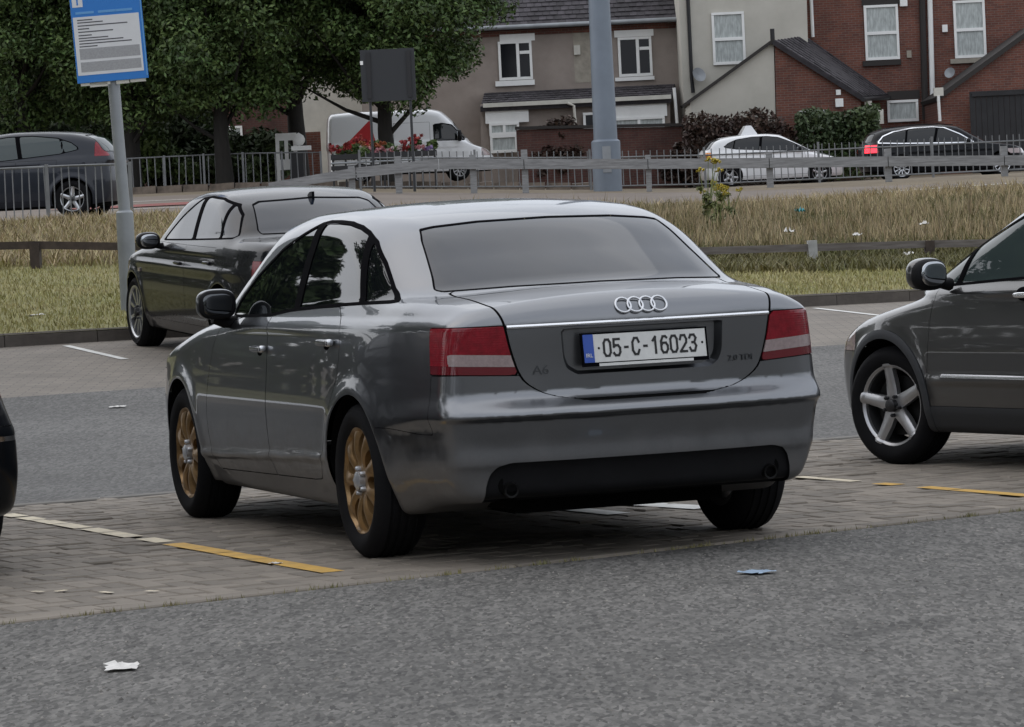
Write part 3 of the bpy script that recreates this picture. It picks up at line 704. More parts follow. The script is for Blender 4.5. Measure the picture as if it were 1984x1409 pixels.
C.windows([(2.02,.985),(1.90,.984),(1.305,.993),(.98,1.018),(.58,1.033),(.056,1.046),(-.20,1.050),(-.262,1.055),(-.245,1.064),(-.195,1.078),(-.108,1.112),(.077,1.220),(.257,1.308),(.40,1.352),(.52,1.377),(.68,1.397),(.85,1.406),(1.0,1.409),(1.09,1.401),(1.15,1.386),(1.303,1.347),(1.482,1.300),(1.624,1.241),(1.781,1.178),(1.901,1.115),(1.985,1.068),(2.03,1.02)],
  [(.947,1.018,1.05,1.39,.045),(.07,1.044,.32,1.303,.030)],.014)
m_=dict(C.m); C.m['glass']=MATS['rear_tint_glass']
C.screen('rear_window',[(0,1.380),(.30,1.374),(.48,1.360),(.535,1.350),(.562,1.30),(.587,1.22),(.612,1.145),(.632,1.096),(.612,1.087),(.36,1.096),(0,1.100),(-.3,1.1),(-.3,1.38)],-.8,.4,.0055)
C.m=m_
C.screen('windscreen',[(0,1.43),(.5,1.415),(.58,1.38),(.68,1.05),(.66,.99),(0,1.01),(-.3,1.01),(-.3,1.43)],1.2,2.8,.02)
LW=spl([(.60,.10),(.655,.30),(.665,.36),(.695,.44),(.741,.497),(.834,.534),(.973,.565),(1.04,.585),(1.15,.60)])
def lidg(x,y,z): return np.maximum(np.maximum((np.abs(y)-LW(z))*.58,(.655-z)*.5),np.maximum(x+.40,z-1.125))
def lightg(x,y,z):
    ay=np.abs(y); return np.maximum(np.maximum(np.maximum(z-.952,(.757+.05*(ay-.5))-z),(LW(z)+.010-ay)*.95),x+.735+.15*(.95-z))
la=C.cut('',None,lightg,gap=.004,keep=True)
strip_g=lambda x,y,z: np.maximum(np.maximum(z-(.836+.055*(np.abs(y)-.52)),(.790+.055*(np.abs(y)-.52))-z),np.maximum(np.abs(y)-.775,.528-np.abs(y)))
w_,rd=C.sub(la,strip_g)
for M_,sg in zip(split(rd,lambda V:-V[:,1]),(1,-1)):
    lw_,M_=split(M_,lambda V:V[:,2]-(.790+.055*(np.abs(V[:,1])-.52)))
    lo_=C.part('tail_light',M_,MATS['red_lens'],.002,.01); C.part('lower_lens',lw_,MATS['red_lens_dark'],.0015,.01,parent=lo_)
    for W_ in split(w_,lambda V:-V[:,1])[0 if sg>0 else 1:][:1]: C.part('reversing_lens',W_,MATS['clear_lens'],.003,.006,parent=lo_)
# boot lid with its number plate recess and bright strip
lid=C.cut('',None,lidg,gap=.006,keep=True)
rp=polysdf([(-.345,.930),(.345,.930),(.338,.815),(.325,.775),(.285,.748),(-.285,.748),(-.325,.775),(-.338,.815)])
recg=lambda x,y,z: rp(y,z)
rec,lid=C.sub(lid,recg)
up_,lo_l=split(lid,lambda V:np.where(V[:,0]<-.8,.9545-V[:,2],-1.))
ch_,lo_l=split(lo_l,lambda V:.9385-V[:,2])
lid=weld(up_,lo_l)
lido=C.part('boot_lid',lid,MATS['audi_paint'],0,.012,'boot lid with rings badge and number plate recess')
lid_b=C.part('strip_seat',ch_,MATS['rubber'],-.002,parent=lido); MB().tube([(C.surf_x(y_,.946,-.7,-1.2)-.001,y_,.9465) for y_ in np.linspace(-.557,.557,25)],.0088,10).build('chrome_strip',MATS['chrome'],lido,True,80)
V,T=rec; nrm=grad(C.F,V); nrm/=np.linalg.norm(nrm,axis=1,keepdims=True)
V2=V.copy(); V2[:,0]+=.036; V2[:,1]*=.94; V2[:,2]=.838+(V[:,2]-.838)*.90+.004
e=boundary(T); u,inv=np.unique(e,return_inverse=True); inv=inv.reshape(e.shape); k=len(V2); d=len(u)
link('plate_recess',np_mesh('plate_recess',V2,T,MATS['audi_paint'],nrm),None,lido)
VV=np.concatenate([V[u],V2[u]]); TT=np.stack([inv[:,1],inv[:,0],d+inv[:,0],d+inv[:,1]],1)
link('recess_wall',np_mesh('recess_wall',VV,TT,MATS['audi_paint'],None,False),None,lido)
# number plate
tl=.24; px_=-1.016; pz_=.846
pe=bpy.data.objects.new('number_plate',MB().box((0,0,0),(.520,.111,.004)).mesh('number_plate')); COL.objects.link(pe); pe.parent=aud; pe.data.materials.append(MATS['plate_white'])
pe.location=(px_,0,pz_); pe.rotation_euler=(math.pi/2-tl*.55,0,-math.pi/2); pe['label']='white number plate reading 05-C-16023 with blue band'
fr=MB()
for c,dd in (((0,.059,-.003),(.536,.006,.012)),((0,-.063,-.003),(.536,.014,.012)),((.264,0,-.003),(.007,.112,.012)),((-.264,0,-.003),(.007,.112,.012))): fr.box(c,dd)
fr.build('plate_frame',MATS['rubber'],pe); 
b=MB().box((0,-.066,.0055),(.40,.011,.002)); b.build('plate_frame_print',MATS['plate_white'],pe)
link('blue_band',MB().box((-.2385,0,.003),(.043,.111,.003)).mesh('blue_band'),MATS['plate_blue'],pe)
def flat_text(txt,size,m,parent,loc,sx=1,name='lettering',bold=0):
    o=link(name,text_mesh(txt,size,.0006,sx),m,parent); o.location=loc; return o
flat_text('IRL',.022,MATS['plate_white'],pe,(-.2385,-.028,.0052),1.0)
# registration characters built as strokes
SEG={'0':[(0,.2,0,.8),(0,.8,.25,1),(.25,1,.75,1),(.75,1,1,.8),(1,.8,1,.2),(1,.2,.75,0),(.75,0,.25,0),(.25,0,0,.2)],
'5':[(.95,1,.08,1),(.08,1,.05,.53),(.05,.53,.3,.62),(.3,.62,.7,.62),(.7,.62,1,.45),(1,.45,1,.2),(1,.2,.75,0),(.75,0,.25,0),(.25,0,0,.15)],
'C':[(1,.75,.75,1),(.75,1,.3,1),(.3,1,0,.75),(0,.75,0,.25),(0,.25,.3,0),(.3,0,.75,0),(.75,0,1,.25)],'-':[(.1,.48,.9,.48)],
'1':[(.2,.78,.6,1),(.6,1,.6,0)],'6':[(.9,.92,.7,1),(.7,1,.3,1),(.3,1,0,.7),(0,.7,0,.2),(0,.2,.25,0),(.25,0,.75,0),(.75,0,1,.2),(1,.2,1,.42),(1,.42,.75,.6),(.75,.6,.25,.6),(.25,.6,0,.42)],
'2':[(0,.75,.2,1),(.2,1,.75,1),(.75,1,1,.75),(1,.75,.95,.55),(.95,.55,0,0),(0,0,1,0)],
'3':[(0,.82,.2,1),(.2,1,.75,1),(.75,1,1,.8),(1,.8,.75,.53),(.75,.53,.4,.53),(.75,.53,1,.3),(1,.3,.75,0),(.75,0,.2,0),(.2,0,0,.2)]}
def strokes(txt,h,w,sw,pitch,m,parent,loc):
    b=MB(); x=-(len(txt)-1)*pitch/2
    for ch in txt:
        ww=w*(.55 if ch=='-' else 1)
        for (a0,b0,a1,b1) in SEG[ch]:
            p=Vector((x+(a0-.5)*ww,(b0-.5)*h,0)); q=Vector((x+(a1-.5)*ww,(b1-.5)*h,0)); t=(q-p).normalized(); n=Vector((-t.y,t.x,0))*sw/2; p=p-t*sw*.42; q=q+t*sw*.42
            zz=Vector((0,0,random.uniform(0,.0003)))
            b.quad(p-n+zz,q-n+zz,q+n+zz,p+n+zz)
        x+=pitch
    return b.build('registration_characters',m,parent,loc=loc)
strokes('05-C-16023',.064,.027,.0095,.0405,MATS['ink'],pe,(.022,0,.0032))
for s in (-1,1): MB().lathe([(.0001,.004),(.004,.0038),(.005,.002)],'Z',10,(s*.195 if s<0 else .245,0,0)).build('plate_screw',MATS['rubber'],pe)
# rings and model badges
for k in range(4):
    y=(1.5-k)*.0505; zc=1.010; xs=C.surf_x(y,zc,-.7,-1.2); dx=(C.surf_x(y,zc+.02,-.7,-1.2)-C.surf_x(y,zc-.02,-.7,-1.2))/.04
    b=MB(); n=36; ring=[]
    for j in range(n):
        a=2*math.pi*j/n; c=Vector((xs-.004+dx*.029*math.sin(a)-(.0015 if k%2 else 0),y-.032*math.cos(a),zc+.028*math.sin(a)))
        for q in range(6):
            w=2*math.pi*q/6; b.v.append((c.x-.0045*math.sin(w),c.y-.0050*math.cos(w)*math.cos(a),c.z+.0050*math.cos(w)*math.sin(a)))
    for j in range(n):
        for q in range(6): b.f.append((j*6+q,j*6+(q+1)%6,((j+1)%n)*6+(q+1)%6,((j+1)%n)*6+q))
    b.build('badge_ring',MATS['badge'],lido,True,80)
def badge(txt,size,y,z,nm):
    sl_=(C.surf_x(y+.05,z,-.7,-1.2)-C.surf_x(y-.05,z,-.7,-1.2))/.1; o=put_text(txt,size,MATS['badge_dark'],lido,(C.surf_x(y,z,-.7,-1.2)-.004,y,z),sx=1.1,name=nm); o.rotation_euler[2]=-math.pi/2-math.atan(sl_)
badge('A6',.052,.43,.772,'model_badge'); badge('2.0 TDI',.034,-.42,.775,'engine_badge')
# bumper, lower valance, exhausts
VP=polysdf([(-.560,.415),(-.61,.402),(-.637,.372),(-.650,.33),(-.66,.20),(.66,.20),(.650,.33),(.637,.372),(.61,.402),(.560,.415)])
valg=lambda x,y,z: np.maximum(VP(y,z),x+.70)
val=C.cut('lower_valance',MATS['black_plastic'],valg,off=-.012,skirt=-.012)
bumpg=lambda x,y,z: np.minimum(np.maximum(x+.764,z-.765),np.maximum(x+.30,z-.532-.02*sst(-.7,-.4,x)))
C.cut('rear_bumper',MATS['audi_paint'],bumpg,gap=.0025)
for s in (1,-1):
    ex=C.surf_x(s*.555,.325,-.6,-1.3)
    MB().lathe([(.030,.03),(.043,.032),(.046,.026),(.046,-.14),(.001,-.14)],'Z',24).build('exhaust_surround',MATS['under_black'],aud,True,40).matrix_local=Matrix.Translation((ex+.045,s*.555,.325))@Matrix.Rotation(-math.pi/2,4,'Y')
    t_=MB().lathe([(.022,.11),(.029,.112),(.031,.10),(.031,-.15)],'Z',24).build('exhaust_pipe',MATS['disc'],aud,True,40); t_.matrix_local=Matrix.Translation((ex+.105,s*.555,.318))@Matrix.Rotation(-math.pi/2-.12,4,'Y')
# doors
dr=polysdf([(1.262,.262),(1.262,.86),(1.285,1.005),(.60,1.030),(.335,1.036),(.20,.96),(.178,.90),(.178,.83),(.205,.74),(.30,.60),(.44,.416),(.50,.345),(.545,.305)],0)
df=polysdf([(1.270,.262),(1.270,.86),(1.293,1.005),(1.80,.985),(2.08,.955),(2.20,.85),(2.27,.70),(2.31,.50),(2.30,.36),(2.25,.262)],0)
# body side plan: doors stop at the sill gap
for q in (dr,df): C.cut('door',MATS['audi_paint'],(lambda q: lambda x,y,z: np.maximum(np.maximum(q(x,z),.62-np.abs(y)),(.300-(x-.55)*.017)-z))(q),gap=.0042,both=True,skirt=.008)
for x0,z0 in ((.345,.886),(1.375,.846)):
    for s in (1,-1):
        ys=C.surf_y(x0,z0)
        h_=blob('door_handle',(x0,s*(ys+.018),z0+.004),(.205,.030,.030),MATS['audi_paint'],aud,p=3.2)
        blob('handle_recess',(x0+.01,s*(ys-.004),z0-.008),(.10,.018,.055),MATS['rubber'],h_,p=2.4)
        blob('lock_cap',(x0-.085,s*(ys+.017),z0+.004),(.035,.033,.033),MATS['badge'],h_,p=3)
# front lamps and grille
C.cut('headlight',MATS['clear_lens'],lambda x,y,z: np.maximum(np.maximum(np.abs(z-.66)-.065,.42-np.abs(y)),3.28-x+.25*(.7-np.abs(y))),gap=.003,both=True)
C.cut('grille',MATS['rubber'],lambda x,y,z: np.maximum(np.maximum(np.abs(z-.52)-.24,np.abs(y)-.30+.18*(.6-z)),3.3-x),gap=.004)
C.cut('sill',MATS['audi_paint'],lambda x,y,z: np.maximum(np.maximum(z-(.296-(x-.55)*.017),.45-x),np.maximum(x-2.4,.6-np.abs(y))))
C.finish()
for x in (0,2.843):
    for s in (1,-1): wheel(aud,x,s*.800,.325,.228,.215,'petal',MATS['bronze_rim'],MATS['silver_cap'])
# mirrors
for s in (1,-1):
    k=blob('door_mirror',(1.91,s*.960,1.052),(.11,.19,.140),MATS['audi_paint'],aud,p=2.8,rot=s*.14)
    blob('mirror_glass',(1.862,s*.965,1.050),(.022,.150,.102),mat('dim_mirror',(.10,.105,.11),.05,metal=1),k,p=3.2,rot=s*.14)
    blob('mirror_casing',(1.876,s*.962,1.050),(.045,.184,.135),MATS['black_plastic'],k,p=3.0,rot=s*.14)
    MB().tube([(1.95,s*.86,.965),(1.94,s*.92,.965),(1.935,s*.97,.985)],[.03,.026,.024],10).build('mirror_arm',MATS['black_plastic'],k,True,60)
# suspension and tank glimpsed under the tail
b=MB().tube([(0,-.72,.30),(0,.72,.30)],.035,10); b.box((-.35,0,.24),(.62,.9,.10)); b.tube([(-.75,.50,.25),(-.2,.45,.22),(1.5,.25,.20)],.03,10); b.build('rear_axle',MATS['under_black'],aud)
# ---------------------------------------------------------------- other vehicles
TUM=[(.10,.10),(.22,.065),(.30,.03),(.36,.016),(.45,.006),(.58,0),(.72,.008),(.82,.016),(.90,.030),(.95,.048),(1.0,.08),(1.2,.25)]
FLOOR=[(-1.1,.26),(-.6,.22),(-.3,.18),(2.3,.18),(3.2,.19),(3.9,.23)]
def xf(spec,sx=1,sy=1,sz=1,**kw):
    o=dict(spec)
    for k in ('plan','gplan'): o[k]=[(a*sx,b*sy) for a,b in spec[k]]
    for k in ('deck','roof','floor'): o[k]=[(a*sx,b*sz) for a,b in spec[k]]
    for k in ('tail','nose'): o[k]=[(a*sz,b*sx) for a,b in spec[k]]
    for k in ('tum','gtum'): o[k]=[(a*sz,b*sy) for a,b in spec[k]]
    o['arches']=[(a*sx,b*sz,c*(sx+sz)/2) for a,b,c in spec['arches']]; o['xm']=spec.get('xm',1)*sx; o['gz']=spec.get('gz',.93)*sz
    o['lo']=spec['lo']*sx; o['hi']=spec['hi']*sx; o['hw']=spec['hw']*sy; o['top']=spec['top']*sz
    for k in ('win','rear','front'):
        if k in spec: o[k]=[((a*sx if k=='win' else a*sy),b*sz) for a,b in spec[k]]
    if 'bars' in spec: o['bars']=[(a*sx,b*sz,c*sx,d*sz,w) for a,b,c,d,w in spec['bars']]
    o.update(kw); return o
BMWS=dict(lo=-1.1,hi=3.66,hw=.98,top=1.5,
 plan=[(-1.03,.58),(-.98,.67),(-.85,.77),(-.6,.845),(-.3,.885),(.2,.905),(1.2,.9085),(2.3,.905),(2.76,.90),(3.1,.85),(3.35,.74),(3.52,.52)],tum=TUM,
 deck=[(-1.0,1.025),(-.55,1.06),(0,1.065),(1.2,1.015),(2.2,.96),(2.5,.945),(3.0,.88),(3.3,.80),(3.53,.66)],
 roof=[(-.75,.89),(-.50,1.03),(-.2,1.19),(.15,1.335),(.5,1.402),(.9,1.421),(1.3,1.415),(1.65,1.38),(2.1,1.17),(2.5,.96)],
 tail=[(.15,-.72),(.25,-.88),(.45,-.97),(.6,-.985),(.75,-.965),(.95,-.945),(1.02,-.91),(1.06,-.86)],nose=[(.15,3.4),(.3,3.5),(.5,3.535),(.7,3.5),(.8,3.42),(.9,3.2)],
 gplan=[(-.9,.58),(-.55,.70),(-.3,.77),(0,.81),(.6,.835),(1.4,.835),(2.0,.81),(2.6,.77)],gtum=[(.9,-.03),(1.0,0),(1.15,.06),(1.3,.135),(1.38,.19),(1.46,.26)],floor=FLOOR,
 arches=[(0,.325,.352),(2.76,.325,.352)],flare=.014,xm=.9,wrap=.36,kgreen=.09,kgreen_r=.08,gcrown=.036,gz=.92,crown_r=.035,crown_f=.02,
 side_extra=lambda x,z: .012*sst(.83,.80,z)*sst(.70,.79,z)*sst(-.7,-.2,x)*sst(3.0,2.4,x),
 win=[(1.93,.968),(1.0,.995),(.2,1.022),(-.06,1.032),(-.10,1.06),(-.02,1.13),(.10,1.225),(.28,1.305),(.6,1.352),(.95,1.362),(1.15,1.345),(1.5,1.19)],bars=[(.93,1.0,1.05,1.36,.045),(.18,1.02,.34,1.32,.022)],
 rear=[(0,1.345),(.45,1.325),(.52,1.30),(.60,1.10),(.59,1.065),(0,1.075),(-.3,1.07),(-.3,1.345)],front=[(0,1.375),(.5,1.36),(.58,1.33),(.70,1.0),(.68,.95),(0,.97),(-.3,.97),(-.3,1.375)])
CIVIC=dict(lo=-.95,hi=3.62,hw=.96,top=1.54,
 plan=[(-.80,.56),(-.72,.68),(-.5,.79),(-.2,.85),(.3,.88),(1.8,.8825),(2.3,.88),(2.635,.875),(2.95,.835),(3.2,.75),(3.45,.52)],tum=[(.10,.10),(.22,.05),(.30,.018),(.36,.010),(.45,.004),(.58,0),(.72,.008),(.80,.018),(.88,.036),(.93,.055),(1.0,.09),(1.2,.25)],
 deck=[(-.75,1.02),(0,1.045),(1.0,1.0),(1.8,.965),(2.3,.94),(2.6,.90),(2.9,.835),(3.2,.735),(3.48,.58)],
 roof=[(-.82,.90),(-.66,1.10),(-.42,1.32),(.1,1.425),(.6,1.455),(1.05,1.462),(1.55,1.425),(2.06,1.225),(2.60,.965),(2.95,.79)],
 tail=[(.15,-.50),(.25,-.66),(.45,-.74),(.6,-.75),(.8,-.72),(.95,-.70),(1.02,-.66),(1.1,-.58)],nose=[(.15,3.36),(.3,3.46),(.5,3.495),(.62,3.46),(.75,3.3),(.9,3.0)],
 gplan=[(-.8,.62),(-.5,.72),(-.2,.78),(.2,.81),(1.0,.825),(1.6,.82),(2.2,.79),(2.7,.74)],gtum=[(.9,-.03),(.95,0),(1.1,.05),(1.25,.11),(1.38,.18),(1.5,.27)],floor=FLOOR,
 arches=[(0,.315,.352),(2.635,.315,.352)],flare=.018,xm=.7,wrap=.2,wrapf=.3,kgreen=.09,gcrown=.035,gz=.9,crown=.06,crown_f=.03,nosecurve=.42,
 win=[(2.42,.918),(1.2,.975),(.2,1.045),(-.10,1.10),(-.16,1.13),(.0,1.24),(.25,1.325),(.7,1.378),(1.15,1.380),(1.48,1.34),(1.90,1.18),(2.25,1.01)],bars=[(.90,.98,.98,1.38,.04),(2.05,.94,1.98,1.15,.022),(.12,1.04,.2,1.3,.02)],
 rear=[(0,1.37),(.5,1.35),(.56,1.30),(.62,1.10),(.60,1.06),(0,1.07),(-.3,1.07),(-.3,1.37)],front=[(0,1.40),(.5,1.385),(.58,1.34),(.70,.98),(.68,.94),(0,.955),(-.3,.955),(-.3,1.40)])
def common(P,h,root,mats,frame=None,glass='glass'):
    C=Car(P,h,root,mats); C.arches(); C.windows(P['win'],P['bars'],.014,frame=frame,glass=glass)
    C.screen('rear_window',P['rear'],P['lo'],.5,.01); C.screen('windscreen',P['front'],1.0,P['hi'],.015); return C
def wheels(root,P,ht,R,rim,w,style,rm,cap,steer=0):
    for i,(ax,_,_) in enumerate(P['arches']):
        for s in (1,-1): wheel(root,ax,s*ht,R,rim,w,style,MATS[rm],MATS[cap],steer if i else 0)
def mirror(root,x,y,z,cap,shell,d=(.12,.21,.14)):
    for s in (1,-1):
        k=blob('door_mirror',(x,s*y,z),d,MATS[cap],root,p=2.6,rot=s*.15); blob('mirror_casing',(x-.028,s*y,z-.004),(d[0]*.75,d[1]*.985,d[2]*.985),MATS[shell],k,p=2.6,rot=s*.15)
        blob('mirror_glass',(x-.024-d[0]*.375,s*(y+.004),z),(.03,d[1]*.76,d[2]*.76),MATS['mirror_glass'],k,p=2.6,rot=s*.15)
        MB().tube([(x+.03,s*(y-.17),z-.06),(x+.01,s*(y-.08),z-.05)],[.035,.024],8).build('mirror_arm',MATS[shell],k,True,60)
def doors(C,lines,zb,zt_,m,w=.003):
    """door panels between upright shut lines (x at bottom, x at top)"""
    for (a0,a1),(b0,b1) in zip(lines[:-1],lines[1:]):
        q=polysdf([(a0+.003,zb),(b0-.003,zb),(b1-.003,zt_),(a1+.003,zt_)]); C.cut('door',m,(lambda q:lambda x,y,z:np.maximum(q(x,z),.6-np.abs(y)))(q),gap=w,both=True)
def handles(C,root,xz,m,L=.19):
    for x0,z0 in xz:
        for s in (1,-1): blob('door_handle',(x0,s*(C.surf_y(x0,z0)+.014),z0),(L,.028,.03),MATS[m],root,p=3)
def boxlight(C,name,m,ylo,zlo,zhi,xa,xb,rear=True):
    return C.cut(name,MATS[m],lambda x,y,z: np.maximum(np.maximum(ylo-np.abs(y),np.maximum(z-zhi,zlo-z)),np.maximum(xa-x,x-xb)),gap=.003,both=True)
def simple_plate(root,x,z,col,txt=None):
    p=MB().box((0,0,0),(.004,.52,.111)).build('number_plate',MATS[col],root); p.location=(x,0,z); return p
mat('plate_yellow',(.65,.45,.03),.5)
# black saloon in the far bay
bx,by=-1.60,30.70; fx,fy=bx-2.76*math.sin(math.radians(21)),by+2.76*math.cos(math.radians(21))
bmw=carroot('black_saloon',bx,by,21,'glossy black saloon with shark fin aerial parked nose to the kerb','car',pitch=math.atan2(float(zt(fx,fy)-zt(bx,by)),2.76))
BMWS=xf(BMWS,1,1,1.03); C=common(BMWS,.021,bmw,std('bmw_paint',glass='rear_tint_glass'))
boxlight(C,'tail_light','red_lens',.50,.74,.90,-1.1,-.68)
doors(C,[(.20,.16),(1.06,1.03),(2.12,2.06)],.30,.985,MATS['bmw_paint']); boxlight(C,'headlight','clear_lens',.42,.62,.75,3.0,3.7)
C.cut('boot_lid',MATS['bmw_paint'],lambda x,y,z: np.maximum(np.maximum(np.abs(y)-.56,.62-z),np.maximum(x+.48,z-1.09)),gap=.004)
C.cut('rear_bumper',MATS['bmw_paint'],lambda x,y,z: np.maximum(x+.62,z-.60),gap=.003); C.finish()
handles(C,bmw,((.36,.855),(1.24,.825)),'bmw_paint'); mirror(bmw,1.86,.99,1.005,'bmw_paint','black_plastic',(.13,.22,.15))
wheels(bmw,BMWS,.775,.325,.243,.225,'ten','silver_rim','dark_metal'); simple_plate(bmw,-.985,.76,'plate_yellow')
zr=1.405; f_=MB(); f_.prism([(.12,-.012,1.33),(.30,-.012,1.375),(.16,-.004,1.425),(.10,-.004,1.43)],(0,.024,0)).build('shark_fin_aerial',MATS['black_body'],bmw)
blob('fin_base',(.2,0,1.352),(.20,.05,.03),MATS['black_body'],bmw)
MB().box((2.50,.905,.72),(.06,.012,.03)).build('side_repeater',MATS['clear_lens'],bmw)
# grey hatchback beside the main car
th=math.radians(29.5); fa=Vector((2.72,19.45)); rx_,ry_=fa.x+2.635*math.sin(th),fa.y-2.635*math.cos(th)
civ=carroot('grey_hatchback',rx_,ry_,29.5,'bronze grey hatchback with five spoke wheels in the bay beside the silver saloon','car',z=0)
CV=xf(CIVIC,1,1,1.0,side_extra=lambda x,z: .014*sst(.49,.465,z)*sst(.425,.45,z)*sst(.3,.5,x)*sst(2.3,2.1,x))
C=common(CV,.019,civ,std('civic_paint',glass='clear_glass'))
# grey plastic arch mouldings and skirt
A_=CV['arches']
def archm(x,y,z):
    d=np.full(x.shape,9.)
    for ax,az,r in A_: d=np.minimum(d,np.sqrt((x-ax)**2+(z-az)**2)-r-.045)
    return np.maximum(d,.6-np.abs(y))
C.cut('arch_moulding',MATS['grey_trim'],archm,both=True,arc=True,gap=.002,off=.006,skirt=.01)
C.cut('side_skirt',MATS['grey_trim'],lambda x,y,z: np.maximum(np.maximum(z-.315,.2-x),np.maximum(x-2.4,.6-np.abs(y))),both=True,off=.006,skirt=.01,gap=.002)
b0,C.rest=split(C.rest,lambda V:np.where((V[:,0]>.35)&(V[:,0]<2.12)&(np.abs(V[:,1])>.6),V[:,2]-(.470+.006*V[:,0]),1.),None)
b1,b2=split(b0,lambda V:(.454+.006*V[:,0])-V[:,2]); C.rest=weld(C.rest,b2)
for q in split(b1,lambda V:-V[:,1]): C.part('bright_moulding',q,MATS['badge'],.004,.006)
doors(C,[(.35,.25),(1.10,1.0),(2.27,2.20)],.318,.955,MATS['civic_paint'])
boxlight(C,'headlight','clear_lens',.36,.60,.72,2.95,3.7); boxlight(C,'tail_light','red_lens',.45,.86,1.02,-1,-.45)
C.finish()
handles(C,civ,((1.42,.885),(.42,.93)),'chrome',.17)
for s in (1,-1): blob('handle_recess',(1.42,s*(C.surf_y(1.42,.89)-.004),.89),(.16,.02,.075),MATS['rubber'],civ,p=2.2)
mirror(civ,2.06,1.0,1.005,'civic_paint','black_plastic',(.14,.225,.165)); wheels(civ,CV,.765,.315,.222,.205,'five','dull_rim','dark_metal',steer=math.radians(10))
# dark car whose tail corner shows at the yellow line
drk=carroot('dark_saloon',-3.12,15.35,24,'dark saloon parked on the other side of the yellow bay line','car',z=0)
P_=xf(BMWS,1.02,1.0,1.02,tum=[(.10,.10),(.22,.05),(.30,.02),(.45,0),(.58,.004),(.66,.03),(.75,.06),(.9,.09),(1.0,.13),(1.2,.3)]); C=common(P_,.03,drk,std('black_body'))
boxlight(C,'tail_light','red_lens',.52,.74,.93,-1.1,-.68); C.cut('boot_lid',MATS['black_body'],lambda x,y,z: np.maximum(np.maximum(np.abs(y)-.56,.62-z),np.maximum(x+.48,z-1.09)),gap=.004)
C.cut('bumper_trim',MATS['chrome'],lambda x,y,z: np.maximum(np.maximum(z-.58,.55-z),x+.5)); C.cut('rear_bumper',MATS['black_body'],lambda x,y,z: np.maximum(x+.62,z-.62),gap=.003); C.finish()
wheels(drk,P_,.77,.325,.22,.215,'ten','silver_rim','dark_metal'); mirror(drk,1.9,.99,1.0,'black_body','black_plastic'); simple_plate(drk,-1.02,.78,'plate_yellow')
# light car passing on the road behind the railing
suv=carroot('silver_crossover',-7.62,65.6,83,'silver crossover with white roof edge driving behind the near railing','car',pitch=0)
P_=xf(CIVIC,1.02,1.03,1.09); C=common(P_,.04,suv,std('silver_paint',glass='clear_glass'))
boxlight(C,'tail_light','red_lens',.58,1.08,1.34,-1.0,-.42); doors(C,[(.30,.25),(1.1,1.0),(2.3,2.2)],.32,1.04,MATS['silver_paint'],.004); C.finish()
wheels(suv,P_,.78,.335,.225,.21,'five','silver_rim','dark_metal'); mirror(suv,2.1,1.0,1.1,'silver_paint','black_plastic')
# white taxi
TX=at(1368,300,106); tax=carroot('white_taxi',TX.x+.55,106,-84,'white taxi with roof sign driving along the far road','car')
P_=xf(CIVIC,1.0,1.0,1.06); C=common(P_,.04,tax,std('white_body'))
boxlight(C,'tail_light','amber_lens',.5,.80,1.05,-1,-.5); boxlight(C,'headlight','clear_lens',.36,.62,.76,2.9,3.7); doors(C,[(.30,.25),(1.1,1.0),(2.3,2.2)],.32,1.0,MATS['white_body'],.006); C.finish()
wheels(tax,P_,.76,.32,.22,.2,'five','dull_rim','dark_metal'); mirror(tax,2.06,.98,1.05,'black_body','black_plastic')
s_=MB(); s_.v=[(.45,-.30,1.53),(.95,-.30,1.53),(.95,.30,1.53),(.45,.30,1.53),(.62,-.22,1.80),(.78,-.22,1.80),(.78,.22,1.80),(.62,.22,1.80)]
s_.f=[(3,2,1,0),(4,5,6,7)]+[(k,(k+1)%4,4+(k+1)%4,4+k) for k in range(4)]; s_.build('roof_sign',MATS['white_body'],tax)
# black estate braking
EX=at(1700,300,104)
EST=xf(BMWS,1.06,1.0,1.02); EST.update(roof=[(-1.12,.88),(-.98,1.05),(-.74,1.36),(-.45,1.47),(0,1.515),(.7,1.545),(1.2,1.54),(1.7,1.49),(2.25,1.23),(2.7,.98)],gplan=[(-1.0,.70),(-.5,.80),(0,.83),(1.4,.84),(2.0,.82),(2.7,.78)],
 win=[(2.1,.99),(1.0,1.02),(0,1.05),(-.62,1.09),(-.47,1.25),(-.15,1.37),(.4,1.445),(1.0,1.455),(1.3,1.43),(1.75,1.22)],bars=[(.98,1.02,1.1,1.40,.04),(.15,1.04,.22,1.36,.03)],rear=[(0,1.36),(.5,1.34),(.58,1.10),(0,1.10),(-.3,1.1),(-.3,1.36)])
est=carroot('black_estate_car',EX.x+.5,104,-84,'black estate car with chrome window line and brake lights on','car')
C=common(EST,.04,est,std('black_body'),frame=(.03,'chrome'))
mat('brake_glow',(.8,.02,.03),.3,emit=((1,.03,.05),2.2)); boxlight(C,'brake_light','brake_glow',.50,.80,1.02,-1.2,-.66); boxlight(C,'headlight','clear_lens',.4,.62,.76,3.1,3.8)
doors(C,[(.30,.25),(1.1,1.05),(2.25,2.2)],.32,1.0,MATS['black_body'],.005); C.finish(); wheels(est,EST,.78,.33,.235,.21,'ten','silver_rim','dark_metal'); mirror(est,1.95,.98,1.03,'black_body','black_plastic')
for s in (1,-1): MB().tube([(-.35,s*.60,1.49),(.4,s*.62,1.55),(1.2,s*.61,1.55),(1.6,s*.58,1.51)],.014,6).build('roof_rail',MATS['black_paint'] if 'black_paint' in MATS else MATS['black_plastic'],est)
